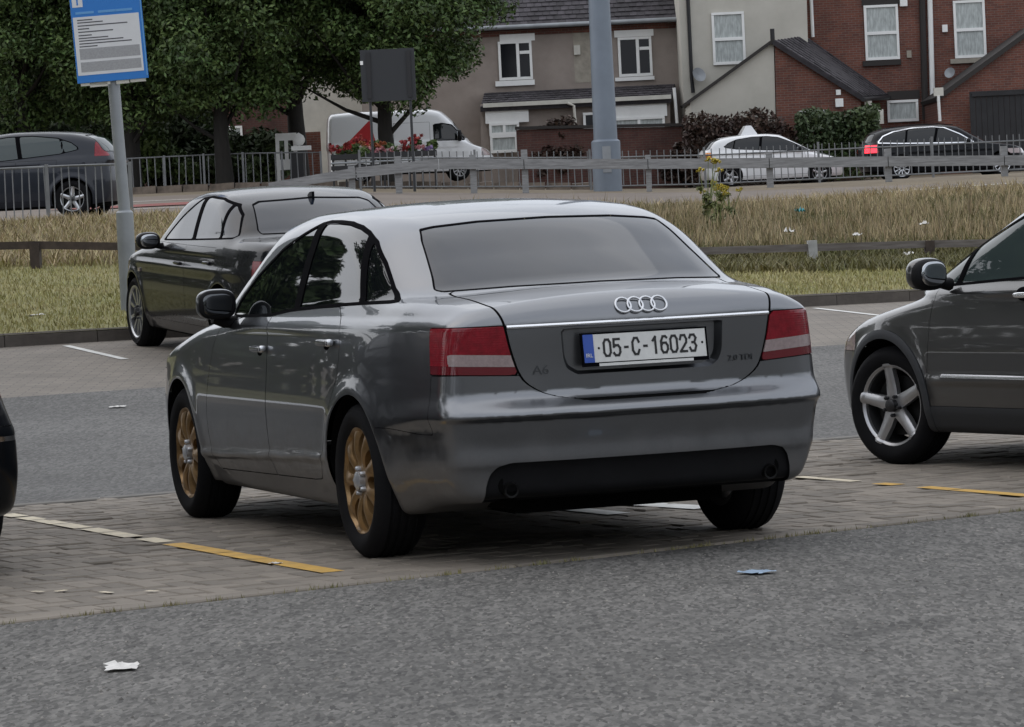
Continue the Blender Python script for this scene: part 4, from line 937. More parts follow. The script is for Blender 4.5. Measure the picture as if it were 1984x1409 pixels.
# white panel van
VN=dict(lo=-1.3,hi=5.0,hw=1.12,top=2.75,plan=[(-1.2,.98),(-1.0,1.0),(0,1.02),(2.5,1.02),(3.6,1.0),(4.1,.95),(4.5,.82),(4.75,.60)],tum=[(.1,.06),(.3,.02),(.5,0),(1.0,.0),(1.4,.02),(2.0,.05),(2.6,.12)],
 deck=[(-1.2,1.5),(3.2,1.5),(3.7,1.42),(4.1,1.25),(4.5,1.08),(4.75,.85)],roof=[(-1.3,2.40),(-.9,2.56),(0,2.6),(2.4,2.6),(2.9,2.52),(3.2,2.30),(3.9,1.45),(4.2,1.1)],tail=[(.2,-1.10),(.5,-1.16),(1.0,-1.16),(2.2,-1.10),(2.6,-1.02)],nose=[(.2,4.65),(.5,4.8),(.8,4.78),(1.1,4.6)],
 gplan=[(-1.2,.99),(2.6,1.0),(3.3,.98),(4.0,.92)],gtum=[(1.0,0),(1.5,.02),(2.0,.06),(2.4,.12),(2.6,.18)],floor=[(-1.2,.35),(4.8,.30)],arches=[(0,.34,.40),(3.5,.34,.40)],xm=2.2,wrap=.02,wrapf=.15,gz=1.2,gcrown=.04,crown=.05,kgreen=.12,
 win=[(3.72,1.40),(2.62,1.42),(2.62,2.02),(2.95,2.05),(3.3,1.98),(3.75,1.48)],bars=[],rear=[(.1,2.2),(.7,2.2),(.7,1.5),(.1,1.5)],front=[(0,2.30),(.72,2.25),(.86,1.50),(0,1.48),(-.3,1.48),(-.3,2.30)])
class VanCar(Car): pass
VX=at(640,300,110); van=carroot('white_van',VX.x+.85,110.6,-86,'white panel van with red side graphic parked behind the flower planter','van')
_cf=car_field
def van_field(P):
    F=_cf(P); X_=spl(P['tail']); return lambda x,y,z: smax(F(x,y,z),X_(z)+.05*y*y-x,.12)
car_field=van_field
VN=xf(VN,.86,.92,.86,wrapf=.15); C=Car(VN,.05,van,std('white_body')); car_field=_cf
C.arches(); C.windows(VN['win'],[],.03); C.screen('windscreen',VN['front'],2.9,4.6,.02)
red_m=mat('red_graphic',(.42,.015,.02),.4,coat=.6); gp=polysdf([(-.5,1.15),(.35,1.95),(.55,1.0),(.2,.8)])
C.cut('side_graphic',red_m,lambda x,y,z: np.maximum(gp(x,z),.6-np.abs(y)),both=True)
doors(C,[(1.05,1.05),(2.15,2.15)],.40,1.8,MATS['white_body'],.008); boxlight(C,'tail_light','red_lens',.78,.86,1.3,-1.4,-.85); boxlight(C,'headlight','clear_lens',.5,.72,.95,3.7,5); C.finish()
wheels(van,VN,.82,.32,.20,.22,'ten','dull_rim','dark_metal'); mirror(van,3.05,1.08,1.35,'black_body','black_plastic',(.12,.2,.35))
# ---------------------------------------------------------------- houses behind the far road
mat('pebbledash',(.25,.21,.185),.95,col2=(.34,.29,.255),vscale=1.1,detail=10,bump=.5,bscale=45); mat('cream_render',(.46,.44,.385),.9,col2=(.56,.535,.475),vscale=.8,detail=9,bump=.15,bscale=30)
mat('upvc',(.82,.82,.80),.4,var=.05,vscale=2); mat('off_white',(.58,.56,.50),.6,var=.12,vscale=2); mat('slate',(.045,.040,.046),.8,var=.35,vscale=5,bump=.3,bscale=12); addrand(MATS['slate'],.35)
mat('black_paint',(.012,.012,.014),.5); mat('black_boards',(.016,.016,.018),.7,var=.3,vscale=3); mat('stone',(.33,.30,.25),.9,var=.2,vscale=4); mat('dark_lintel',(.03,.026,.024),.8); mat('galv',(.27,.285,.30),.55,metal=.35,var=.16,vscale=2.2); mat('mast_grey',(.17,.20,.24),.5,metal=.25,var=.10,vscale=1.1)
mat('net_curtain',(.42,.45,.44),.6,var=.3,vscale=6,stretch=(3,1,.6)); mat('dark_pane',(.008,.009,.012),.08,spec=.25); mat('timber_grey',(.22,.22,.22),.85,var=.3,vscale=7,stretch=(.4,2,4),bump=.3,bscale=25); mat('timber_dark',(.055,.040,.032),.85,var=.4,vscale=6)
redbrick=brick_mat('red_brick',(.165,.056,.036),(.115,.040,.030),(.15,.115,.095),var=.30); darkbrick=brick_mat('garden_brick',(.095,.036,.028),(.07,.028,.024),(.085,.065,.055),var=.35)
def under(root,o):
    o.parent=root; o.location=Vector(o.location)-root.location; return o
def base(px,Y): 
    x=ray(px,300).x*Y; return Vector((x,Y,float(zt(x,Y))))
def slab(root,name,px,Y,depth,m,rel=0):
    """wall face through survey corners at distance Y, extruded away from the viewer"""
    b=MB(); pts=[at(x,y,Y) for x,y in px]; b.prism([(p.x,p.y,p.z) for p in pts],(0,depth,0)); return under(root,b.build(name,m))
def wbox(root,name,x0,y0,x1,y1,Y,t,m,parent=None,proud=.0):
    c=at((x0+x1)/2,(y0+y1)/2,Y); b=MB().box((c.x,Y-proud+t/2,c.z),((x1-x0)*Y/FPX,t,(y1-y0)*Y/FPX))
    o=b.build(name,m); return under(root,o) if root is not None else o
def window(root,x0,y0,x1,y1,Y,style,pane='net_curtain'):
    a=at(x0,y0,Y); w=(x1-x0)*Y/FPX; h=(y1-y0)*Y/FPX; c=at((x0+x1)/2,(y0+y1)/2,Y); fwd=.07
    b=MB()
    for cx,cz,dx,dz in ((0,h/2-.04,w,.08),(0,-h/2+.045,w,.09),(-w/2+.04,0,.08,h-.17),(w/2-.04,0,.08,h-.17)): b.box((cx,-.05,cz),(dx,fwd,dz))
    rc=[]
    if style=='sash':
        b.box((0,-.056,-.02),(w-.16,.07,.10)); rc=[(-w/2+.08,w/2-.08,.03,h/2-.08),(-w/2+.08,w/2-.08,-h/2+.09,-.07)]
    elif style=='case':
        xm=.08*w; b.box((xm,-.056,0),(.10,.07,h-.17)); zm=h*.20; b.box(((xm+w/2)/2,-.058,zm),(w/2-xm-.13,.065,.10)); rc=[(-w/2+.08,xm-.05,-h/2+.09,h/2-.08),(xm+.05,w/2-.08,zm+.05,h/2-.08),(xm+.05,w/2-.08,-h/2+.09,zm-.05)]
    elif style=='pair':
        b.box((.0,-.056,0),(.09,.07,h-.17)); rc=[(-w/2+.08,-.045,-h/2+.09,h/2-.08),(.045,w/2-.08,-h/2+.09,h/2-.08)]
    else: rc=[(-w/2+.08,w/2-.08,-h/2+.09,h/2-.08)]
    o=under(root,b.build('window',MATS['upvc'],loc=(c.x,Y,c.z)))
    for x_0,x_1,z0,z1 in rc:
        MB().box(((x_0+x_1)/2,-.028,(z0+z1)/2),(x_1-x_0,.012,z1-z0)).build('pane',MATS[pane],o)
    return o
def slates(root,name,A,B,C_,D,rows,cols,m='slate'):
    """slates laid in courses over the roof plane A(bottom left) B(bottom right) C(top right) D(top left)"""
    b=MB(); n=(B-A).cross(D-A).normalized()
    if n.y>0: n=-n
    for r in range(rows):
        for c in range(-1,cols):
            o=.5 if r%2 else 0; u0=max(0,(c+o)/cols); u1=min(1,(c+1+o)/cols)
            if u1<=u0: continue
            v0=r/rows; v1=min(1,(r+1.15)/rows); g=.04/cols; lift=random.uniform(.012,.03)
            q=lambda u,v: (A*(1-u)+B*u)*(1-v)+(D*(1-u)+C_*u)*v
            p=[q(u0+g,v0)+n*(lift+.02),q(u1-g,v0)+n*(lift+.02),q(u1-g,v1)+n*.004,q(u0+g,v1)+n*.004]
            k=[q(u0+g,v0),q(u1-g,v0)]
            i=len(b.v); b.v+=[tuple(x) for x in p+k]; b.f+=[(i,i+1,i+2,i+3),(i+4,i+5,i+1,i)]
    o=under(root,b.build(name,MATS[m])); o['kind']='stuff'; return o
def roofplane(root,name,A,B,C_,D,m,t=.12):
    n=(B-A).cross(D-A).normalized(); n=n if n.z>0 else -n; b=MB(); b.prism([A,B,C_,D],-n*t); return under(root,b.build(name,m))
# pebbledashed terrace house
YA=118
hA=empty('terrace_house',base(1130,YA),0,0,'pebbledashed terrace house with white casement windows and slate roof','house')
slab(hA,'wall',[(700,75),(1318,44),(1322,420),(704,440)],YA,7,MATS['pebbledash']); slab(hA,'brick_course',[(700,73),(1316,42.5),(1316,54),(700,85)],YA-.03,.04,redbrick)
A_,B_=at(700,66,YA-.35),at(1316,36,YA-.35); A_.z=B_.z=(A_.z+B_.z)/2; up_=Vector((0,3.6,2.7)); roofplane(hA,'roof',A_,B_,B_+up_,A_+up_,MATS['slate']); slates(hA,'roof_slates',A_,B_,B_+up_,A_+up_,17,42)
roofplane(hA,'roof_back',A_+up_,B_+up_,B_+up_+Vector((0,3.6,-2.7)),A_+up_+Vector((0,3.6,-2.7)),MATS['slate'])
under(hA,MB().tube([A_+Vector((0,-.08,-.02)),B_+Vector((0,-.08,-.02))],.075,10).build('gutter',MATS['galv'],smooth=True))
window(hA,966,80,1031,155,YA,'case','dark_pane'); window(hA,1198,72,1263,148,YA,'case','dark_pane')
wbox(hA,'lintel',968,66,1036,80,YA-.06,.1,MATS['upvc']); wbox(hA,'lintel',1190,58,1266,71,YA-.06,.1,MATS['upvc']); wbox(hA,'window_sill',960,156,1036,166,YA-.1,.14,MATS['upvc']); wbox(hA,'window_sill',1192,149,1268,156,YA-.1,.14,MATS['upvc'])
wbox(hA,'alarm_box',1112,88,1124,106,YA-.1,.1,MATS['off_white']); wbox(hA,'render_patch',1112,62,1145,160,YA-.012,.02,MATS['stone'])
# lean-to along its back
A_,B_=at(930,200,YA-3.2),at(1300,192,YA-3.2); A_.z=B_.z; D_,C_=at(938,170,YA-.05),at(1308,163,YA-.05); D_.z=C_.z
roofplane(hA,'lean_to_roof',A_,B_,C_,D_,MATS['slate']); slates(hA,'lean_to_slates',A_,B_,C_,D_,7,34); slab(hA,'lean_to_wall',[(930,202),(1298,194),(1302,420),(936,430)],YA-2.9,2.85,MATS['pebbledash'])
wbox(hA,'fascia',936,192,1300,200,YA-3.3,.06,MATS['off_white'])
wbox(hA,'white_cladding',940,203,1024,238,YA-3.1,.1,MATS['upvc']); window(hA,948,238,1006,262,YA-3.05,'pair','net_curtain'); window(hA,950,262,1003,296,YA-3.05,'one','net_curtain')
wbox(hA,'white_cladding',1184,195,1292,227,YA-3.1,.1,MATS['upvc']); window(hA,1188,227,1288,250,YA-3.05,'pair','net_curtain'); window(hA,1130,218,1166,250,YA-3.02,'one','dark_pane')
under(hA,MB().tube([at(1306,170,YA-3.1),at(1312,240,YA-3.1)],.05,8).build('downpipe',MATS['upvc'],smooth=True)); under(hA,MB().tube([at(1100,200,YA-3.3),at(1112,205,YA-3.3),at(1116,250,YA-3.3)],.045,8).build('downpipe',MATS['off_white'],smooth=True))
# cream rendered house
YB=115.5
hB=empty('cream_house',base(1435,YB),0,0,'cream rendered house with sash window and sloping side wing','house')
slab(hB,'wall',[(1312,-60),(1561,-72),(1575,420),(1336,420)],YB,8,MATS['cream_render']); window(hB,1380,24,1443,125,YB,'sash')
for q in ((1316,-40),): pass
under(hB,MB().tube([at(1331,-40,YB-.1),at(1340,150,YB-.1),at(1343,180,YB-.1)],.06,8).build('downpipe',MATS['black_paint'],smooth=True))
A_,B_=at(1306,-62,YB-.4),at(1566,-75,YB-.4); A_.z=B_.z; up_=Vector((0,4.2,3.0)); roofplane(hB,'roof',A_,B_,B_+up_,A_+up_,MATS['slate']); roofplane(hB,'roof_back',A_+up_,B_+up_,B_+up_+Vector((0,4.2,-3)),A_+up_+Vector((0,4.2,-3)),MATS['slate'])
slab(hB,'side_wing_wall',[(1337,196),(1499,80),(1508,420),(1345,420)],YB-4,3.9,MATS['cream_render'])
A_,B_=at(1330,197,YB-4.15),at(1499,74,YB-4.15); bk=Vector((0,4.1,0)); roofplane(hB,'side_wing_roof',A_,B_,B_+bk,A_+bk,MATS['dark_lintel'],.10)
dish=under(hB,MB().lathe([(.0001,0),(.14,.02),(.24,.06)],'Z',18).build('satellite_dish',MATS['galv'],smooth=True,loc=at(1353,146,YB-.35))); dish.rotation_euler=(1.2,0,.5)
rbar('vent_pipe',[at(1497,78,YB-3)-hB.location,at(1496,56,YB-3)-hB.location],.07,MATS['black_paint'],hB)
# red brick house
YC=116.8
hC=empty('brick_house',base(1760,YC),0,0,'red brick terrace house with tall sash windows and white downpipe','house')
slab(hC,'wall',[(1561,-70),(2100,-95),(2110,420),(1576,420)],YC,8,redbrick)
window(hC,1675,10,1741,116,YC,'sash'); window(hC,1848,1,1909,112,YC,'sash'); wbox(hC,'lintel',1670,-2,1744,10,YC-.05,.1,MATS['dark_lintel']); wbox(hC,'window_sill',1672,117,1746,127,YC-.12,.16,MATS['dark_lintel']); wbox(hC,'window_sill',1842,113,1912,122,YC-.12,.16,MATS['stone'])
for a,c,r,m in (((1570,-40),(1575,72),.055,'upvc'),((1800,-60),(1808,232),.085,'upvc'),((1785,-60),(1793,232),.10,'dark_lintel')):
    under(hC,MB().tube([at(*a,YC-.12),at(*c,YC-.12)],r,8).build('downpipe',MATS[m],smooth=True))
wbox(hC,'lintel',1720,176,1782,192,YC-.05,.1,MATS['dark_lintel']); window(hC,1719,194,1779,236,YC,'one'); wbox(hC,'wall_light',1744,-2,1758,12,YC-.15,.15,MATS['upvc']); wbox(hC,'wall_vent',1757,98,1766,112,YC-.06,.06,MATS['stone'])
b=MB().lathe([(.0001,0),(.10,.02),(.18,.05)],'Z',16); d2=under(hC,b.build('satellite_dish',MATS['galv'],smooth=True,loc=at(1841,142,YC-.3))); d2.rotation_euler=(1.2,0,-.5)
wbox(hC,'security_light',1826,48,1836,62,YC-.12,.12,MATS['upvc'])
A_,B_=at(1556,-72,YC-.4),at(2104,-98,YC-.4); A_.z=B_.z; roofplane(hC,'roof',A_,B_,B_+up_,A_+up_,MATS['slate']); roofplane(hC,'roof_back',A_+up_,B_+up_,B_+up_+Vector((0,4.2,-3)),A_+up_+Vector((0,4.2,-3)),MATS['slate'])
# brick outrigger with slate roof
slab(hC,'outrigger_wall',[(1501,84),(1667,182),(1675,420),(1509,420)],YB-4.05,4.4,redbrick)
A_,B_,C_,D_=at(1499,79,YB-4.25),at(1672,188,YB-4.25),at(1722,184,YC-.2),at(1561,70,YC-.2); roofplane(hC,'outrigger_roof',A_,B_,C_,D_,MATS['slate']); slates(hC,'outrigger_slates',A_,B_,C_,D_,10,16)
rbar('gutter',[B_+Vector((0,0,-.08))-hC.location,C_+Vector((0,0,-.08))-hC.location],.07,MATS['black_paint'],hC)
window(hC,1548,214,1606,240,YB-4.05,'one'); wbox(hC,'meter_box',1619,191,1634,207,YB-4.17,.12,MATS['upvc']); wbox(hC,'wall_lamp',1620,174,1629,184,YB-4.17,.12,MATS['upvc'])
wbox(hC,'porch_post',1676,196,1690,240,YB-3.5,.15,MATS['off_white']); wbox(hC,'porch_post',1699,212,1712,240,YB-3.3,.15,MATS['off_white'])
# right-hand brick wing
slab(hC,'right_wing_wall',[(1818,186),(2010,50),(2020,420),(1828,420)],YC-4,3.9,redbrick); A_,B_=at(1812,189,YC-4.15),at(2012,44,YC-4.15); roofplane(hC,'right_wing_roof',A_,B_,B_+bk,A_+bk,MATS['dark_lintel'],.14)
wbox(hC,'gutter_box',1810,170,1828,186,YC-4.2,.2,MATS['off_white']); rbar('downpipe',[at(1818,186,YC-4.2)-hC.location,at(1821,235,YC-4.2)-hC.location],.05,MATS['upvc'],hC)
# yard walls, gate, sheds
def yard(name,px,Y,d,m,label,cat): 
    e=empty(name,base(sum(p[0] for p in px)/len(px),Y),0,0,label,cat); slab(e,'wall_body',px,Y,d,m); return e
gw=yard('garden_wall',[(1000,252),(1332,245),(1338,420),(1008,420)],112.5,.24,darkbrick,'dark brick garden wall behind the lamp mast','wall'); 
b=MB(); p,q=at(998,251,112.4),at(1333,244,112.4); b.prism([(p.x,p.y,p.z),(q.x,q.y,q.z),(q.x,q.y,q.z+.09),(p.x,p.y,p.z+.09)],(0,.4,0)); under(gw,b.build('coping',MATS['dark_lintel']))
gt=empty('boarded_gate',base(1940,112.3),0,0,'tall black boarded gate beside the brick house','gate')
for k in range(13):
    x0=1883+k*11; wbox(gt,'board',x0,178-k*.5,x0+10.4,400-k*.5,112.3+random.uniform(0,.02),.05,MATS['black_boards'])
wbox(gt,'top_rail',1883,176,2026,184,112.24,.05,MATS['black_boards'])
lw=yard('low_brick_wall',[(480,262),(620,255),(628,420),(490,420)],113,.24,redbrick,'low red brick wall behind the white gate panel','wall')
wh=empty('white_house',base(880,125),0,0,'white rendered house half hidden behind the big tree','house'); slab(wh,'wall',[(560,120),(912,105),(920,430),(572,430)],125,8,MATS['off_white']); window(wh,872,210,902,262,125,'one','dark_pane'); A_,B_=at(555,118,124.6),at(914,103,124.6); A_.z=B_.z; roofplane(wh,'roof',A_,B_,B_+up_,A_+up_,MATS['slate']); roofplane(wh,'roof_back',A_+up_,B_+up_,B_+up_+Vector((0,4.2,-3)),A_+up_+Vector((0,4.2,-3)),MATS['slate'])
lb=empty('far_brick_house',base(330,132),0,0,'brown brick house glimpsed beyond the left trees','house'); slab(lb,'wall',[(-120,90),(560,60),(570,430),(-106,450)],132,8,darkbrick); A_,B_=at(-130,88,131.5),at(566,58,131.5); A_.z=B_.z; roofplane(lb,'roof',A_,B_,B_+up_,A_+up_,MATS['slate']); window(lb,420,245,470,275,132,'pair')
# ---------------------------------------------------------------- trees, bushes, hedges
def leaves(n,cen,rad,clumps,size,seed,flat=.4,shell=.55,rc=(.16,.30),cutz=None):
    g=np.random.default_rng(seed); cen=np.array(cen); rad=np.array(rad)
    d=g.normal(size=(clumps,3)); d/=np.linalg.norm(d,axis=1,keepdims=True); rr=shell+(1-shell)*g.random(clumps)**.7; rr[::5]*=.5
    cc=d*rr[:,None]*rad; cr=g.uniform(*rc,clumps)*rad.mean()
    w=cr**2; k=g.choice(clumps,n,p=w/w.sum()); o=g.normal(size=(n,3)); o/=np.linalg.norm(o,axis=1,keepdims=True); o*=(g.random(n)**.45)[:,None]
    o[:,2]*=.75; P=cen+cc[k]+o*cr[k][:,None]
    nrm=o*.8+g.normal(size=(n,3))*.6+np.array([0,0,.5]); nrm/=np.linalg.norm(nrm,axis=1,keepdims=True)
    a=np.cross(nrm,g.normal(size=(n,3))); a/=np.linalg.norm(a,axis=1,keepdims=True); b=np.cross(nrm,a); s=size*g.uniform(.6,1.3,n)[:,None]
    V=np.stack([P-a*s,P-b*s*.45+nrm*s*.12,P+a*s,P+b*s*.45+nrm*s*.12],1).reshape(-1,3)
    return V,np.arange(4*n).reshape(n,4)
def leafmat(name,c,c2,island=.45): 
    return mat(name,c,.55,col2=c2,vscale=.9,detail=3,island=island,spec=.35)
leafmat('leaf_dark',(.036,.066,.017),(.092,.138,.042),.6); leafmat('leaf_mid',(.05,.085,.022),(.085,.12,.035)); leafmat('leaf_copper',(.035,.020,.016),(.06,.035,.022)); leafmat('leaf_hedge',(.03,.05,.02),(.06,.085,.03))
mat('bark',(.014,.012,.010),.9,var=.4,vscale=6,stretch=(3,3,.6),bump=.4,bscale=15)
def tree(name,label,x,Y,ch,rad,n,seed,lm='leaf_dark',group=None,th=None,leaf=.15,zbase=None,clumps=90):
    z=float(zt(x,Y)) if zbase is None else zbase; r=empty(name,(x,Y,z),0,0,label,'tree',group); g=random.Random(seed); b=MB()
    tr=th or rad[2]*.03+.07; top=ch+rad[2]*.35
    pts=[(0,0,-.2)]+[(g.uniform(-.12,.12),g.uniform(-.12,.12),top*k/5) for k in range(1,6)]; b.tube(pts,[tr*1.35,tr,tr*.85,tr*.65,tr*.45,tr*.2],10)
    for k in range(9):
        a=g.uniform(0,6.28); h0=max(.4,(ch-rad[2])*.75)+(top-ch+rad[2])*.5*k/9; L_=g.uniform(.55,.85); e=(math.cos(a)*rad[0]*L_,math.sin(a)*rad[1]*L_,h0+rad[2]*g.uniform(.2,.8)); m_=(e[0]*.45,e[1]*.45,h0+(e[2]-h0)*.35)
        b.tube([(0,0,h0),m_,e],[tr*.4,tr*.25,tr*.06],6)
    b.build('trunk',MATS['bark'],r,True,60)
    V,T=leaves(n,(0,0,ch),rad,clumps,leaf,seed); link('crown',np_mesh('crown',V,T,MATS[lm],None,False),None,r); return r
def bush(name,label,c,rad,n,seed,lm,cat='bush',leaf=.1,clumps=40):
    r=empty(name,(c[0],c[1],c[2]),0,0,label,cat); V,T=leaves(n,(0,0,rad[2]*.9),rad,clumps,leaf,seed,shell=.4,rc=(.2,.4)); V[:,2]=np.maximum(V[:,2],.02); link('foliage',np_mesh('foliage',V,T,MATS[lm],None,False),None,r)
    b=MB()
    g=random.Random(seed)
    for k in range(5): b.tube([(g.uniform(-.1,.1)*rad[0],0,-.1),(g.uniform(-.5,.5)*rad[0],g.uniform(-.4,.4)*rad[1],rad[2]*1.1)],[.05,.015],6)
    b.build('stems',MATS['bark'],r); return r
def px2x(px,Y): return ray(px,200).x*Y
TR=[('lime_tree','broad dark green tree behind the flower planter and the van',748,97,6.1,(3.3,3.0,4.3),125000,3),('lime_tree','dark green tree beside the ball topped gate pillar',430,96,5.7,(2.6,2.6,4.1),72000,4),
('lime_tree','dark green tree directly behind the blue parking sign',250,97,5.8,(2.5,2.6,4.2),70000,5),('lime_tree','dark green tree behind the silver crossover',40,98,6.0,(3.0,2.8,4.3),74000,6)]
for nm,lb_,px,Y,ch,rad,n,sd_ in TR: tree(nm,lb_,px2x(px,Y),Y,ch,rad,n,sd_,leaf=.078,clumps=190)
for px,lb_,sd_ in ((575,'tall dark tree filling the gap between the planter tree and gate pillar tree',8),(330,'tall dark tree rising behind the parking sign tree',9),(120,'tall dark tree rising behind the crossover tree',10),(-70,'tall dark tree at the far end of the verge past the crossover',11)):
    tree('background_tree',lb_,px2x(px,106),106,8.2 if px==575 else 6.9,(3.4,3,5.6),48000,sd_,leaf=.11,clumps=140)
bush('bush','light green bush behind the railing by the parking sign',base(235,99.5),(1.9,1.2,1.05),14000,21,'leaf_mid'); bush('bush','dark bush behind the railing left of the light green bush',base(90,100.5),(2.0,1.2,1.0),9000,22,'leaf_hedge'); bush('bush','dark bush under the gate pillar tree',base(400,101),(2.0,1.2,.9),9000,23,'leaf_hedge')
bush('bush','dark bush beneath the crossover tree',base(20,99),(2.0,1.2,1.1),9000,28,'leaf_hedge'); bush('bush','dark bush between the parking sign and the gate panel',base(480,100.5),(1.5,1.1,.85),7000,29,'leaf_hedge'); bush('bush','dark bush filling the gap behind the light green bush',base(310,102),(1.8,1.2,1.25),9000,30,'leaf_hedge')
bush('shrub','copper leaved shrub hanging over the garden wall',base(1075,112.9),(.9,.5,1.15),5000,26,'leaf_copper'); bush('shrub','small dark shrub on the brick wall end',base(1330,111.5),(.8,.5,.75),4000,27,'leaf_copper')
# trees round the car park that the paintwork mirrors
for k,(x,y,s_) in enumerate([(-13.5,37,.50),(-17.5,46,.58),(-15.0,27.5,1.08),(-20,22,1.0),(-19,11,1.0)]):
    nm=['tall leafy tree on the grass past the end of the far bays','tall leafy tree behind the other trees on the grass past the far bays','tall leafy tree at the corner of the aisle','tall leafy tree on the car park edge level with the silver saloon','tall leafy tree on the car park edge beside the dark saloon'][k]
    tree('car_park_tree',nm,x,y,8.2*s_,(4.2*s_,4.2*s_,6.4*s_),18000,40+k,leaf=.26,clumps=90)
def hedge(name,label,A,B,h,w,n,seed,lm='leaf_hedge',ls=.22):
    A=Vector(A); B=Vector(B); L_=(B-A).length; e=empty(name,(A.x,A.y,float(zt(A.x,A.y))),math.atan2(B.y-A.y,B.x-A.x),0,label,'hedge'); g=np.random.default_rng(seed)
    P=np.stack([g.uniform(0,L_,n),g.normal(0,w/2.2,n),h*g.random(n)**.6*(.8+.2*np.sin(g.uniform(0,L_,n)))],1); P[:,2]*=1+.18*np.sin(P[:,0]*1.1)+.1*np.sin(P[:,0]*2.7+1)
    d=zt(A.x+(B.x-A.x)*P[:,0]/L_,A.y+(B.y-A.y)*P[:,0]/L_)-float(zt(A.x,A.y)); P[:,2]+=d
    nr=g.normal(size=(n,3)); nr/=np.linalg.norm(nr,axis=1,keepdims=True); a=np.cross(nr,g.normal(size=(n,3))); a/=np.linalg.norm(a,axis=1,keepdims=True); b=np.cross(nr,a); s=ls*g.uniform(.6,1.3,n)[:,None]
    V=np.stack([P-a*s,P-b*s*.5,P+a*s,P+b*s*.5],1).reshape(-1,3); link('foliage',np_mesh('foliage',V,np.arange(4*n).reshape(n,4),MATS[lm],None,False),None,e)
    st=MB()
    for k in range(int(L_/2)): st.tube([(k*2+1,0,-.2),(k*2+1.2,.1,h*.7)],[.06,.02],5)
    st.build('stems',MATS['bark'],e)
hedge('garden_hedge','copper brown hedge in front of the cream house',base(1325,110.6),base(1560,110.6),2.0,.8,9000,301,'leaf_copper',.08); hedge('garden_hedge','dark green hedge in front of the brick house between taxi and estate',base(1545,110.2),base(1705,110.2),1.95,.8,9000,302,'leaf_hedge',.08)
hedge('added_reflection_hedge','long green hedge added past the end of the far bays to darken reflections',(-10.5,56,0),(-22,36,0),2.4,1.4,7000,201); hedge('added_reflection_hedge','long green hedge added along the car park edge beside the dark saloon to darken reflections',(-22,36,0),(-25,-6,0),2.4,1.4,10000,202)  # hedges added out of view so car sides mirror something dark low down
hedge('added_reflection_hedge','long green hedge added behind the viewpoint to darken reflections',(-25,-24,0),(30,-26,0),2.2,1.4,11000,203); hedge('added_reflection_hedge','long green hedge added behind the grey hatchback side of the car park to darken reflections',(31,-24,0),(34,30,0),2.2,1.4,11000,204)  # likewise added unseen, closing the dark band that the bodywork reflects
for k in range(15):  # ring of unseen trees, put in to darken what the paintwork mirrors
    a=math.radians(185+k*12.5); x,y=33*math.cos(a)+random.uniform(-2.5,2.5),33*math.sin(a)+4
    tree('added_reflection_tree','dark green tree added unseen behind the viewpoint to darken reflections',x,y,5.0,(3.7,3.7,4.2),5000,60+k%3,leaf=.32,zbase=0,group='added reflection trees',clumps=50)
# ---------------------------------------------------------------- railings, barriers, posts
mat('rail_paint',(.17,.175,.18),.6,metal=.2,var=.25,vscale=3); mat('sign_blue',(.02,.19,.58),.45); mat('sign_white',(.70,.70,.71),.5,var=.05,vscale=3); mat('sign_pale',(.12,.34,.66),.5); mat('print_grey',(.10,.10,.11),.7); mat('print_pale',(.36,.36,.37),.7,var=.12,vscale=60); mat('sign_back',(.022,.024,.028),.5)
def railing(name,label,A,B,h,sp,postsp,br=.011,top=True,zbot=.10,group=None,mm='rail_paint',spike=0):
    e=empty(name,(A.x,A.y,float(zg(A.x,A.y))),0,0,label,'railing',group); d=B-A; d.z=0; L_=d.length; d.normalize(); n=int(L_/sp); np_=max(1,int(round(L_/postsp)))
    bar=MB().tube([(0,0,zbot),(0,0,h-.02)],br,6).mesh('bar',True,60); bar.materials.append(MATS[mm]); post=MB().box((0,0,h/2-.1),(.055,.055,h+.24)).mesh('post'); post.materials.append(MATS[mm])
    ps=set()
    for k in range(np_+1):
        c=A+d*(L_*k/np_); o=link('post',post,None,e); o.location=Vector((c.x,c.y,float(zg(c.x,c.y))))-e.location
    for k in range(1,n):
        t=k*sp
        c=A+d*t; o=link('bar',bar,None,e); o.location=Vector((c.x,c.y,float(zg(c.x,c.y))))-e.location; o.rotation_euler=(random.gauss(0,.012),random.gauss(0,.015),0)
    for hh,nm in ((h-.02-spike,'top_rail'),(zbot,'bottom_rail')):
        pts=[]
        for k in range(9):
            c=A+d*(L_*k/8); pts.append(Vector((c.x,c.y,float(zg(c.x,c.y))+hh))-e.location)
        MB().tube(pts,.02 if top or nm!='top_rail' else .012,6).build(nm,MATS[mm],e,True,60)
    return e
def ground_at(px,Y): x=ray(px,380).x*Y; return Vector((x,Y,0))
railing('pedestrian_railing','grey pedestrian railing in front of the silver crossover',ground_at(-70,61),ground_at(254,61.5),1.0,.138,1.45)
railing('pedestrian_railing','grey pedestrian railing running in front of the taxi and estate',ground_at(700,87.6),ground_at(2030,88.4),.98,.168,2.9,.013,spike=.16)
railing('pedestrian_railing','tall grey railing below the trees beside the white gate panel',ground_at(245,95.5),ground_at(625,96.5),.92,.20,1.0,.016)
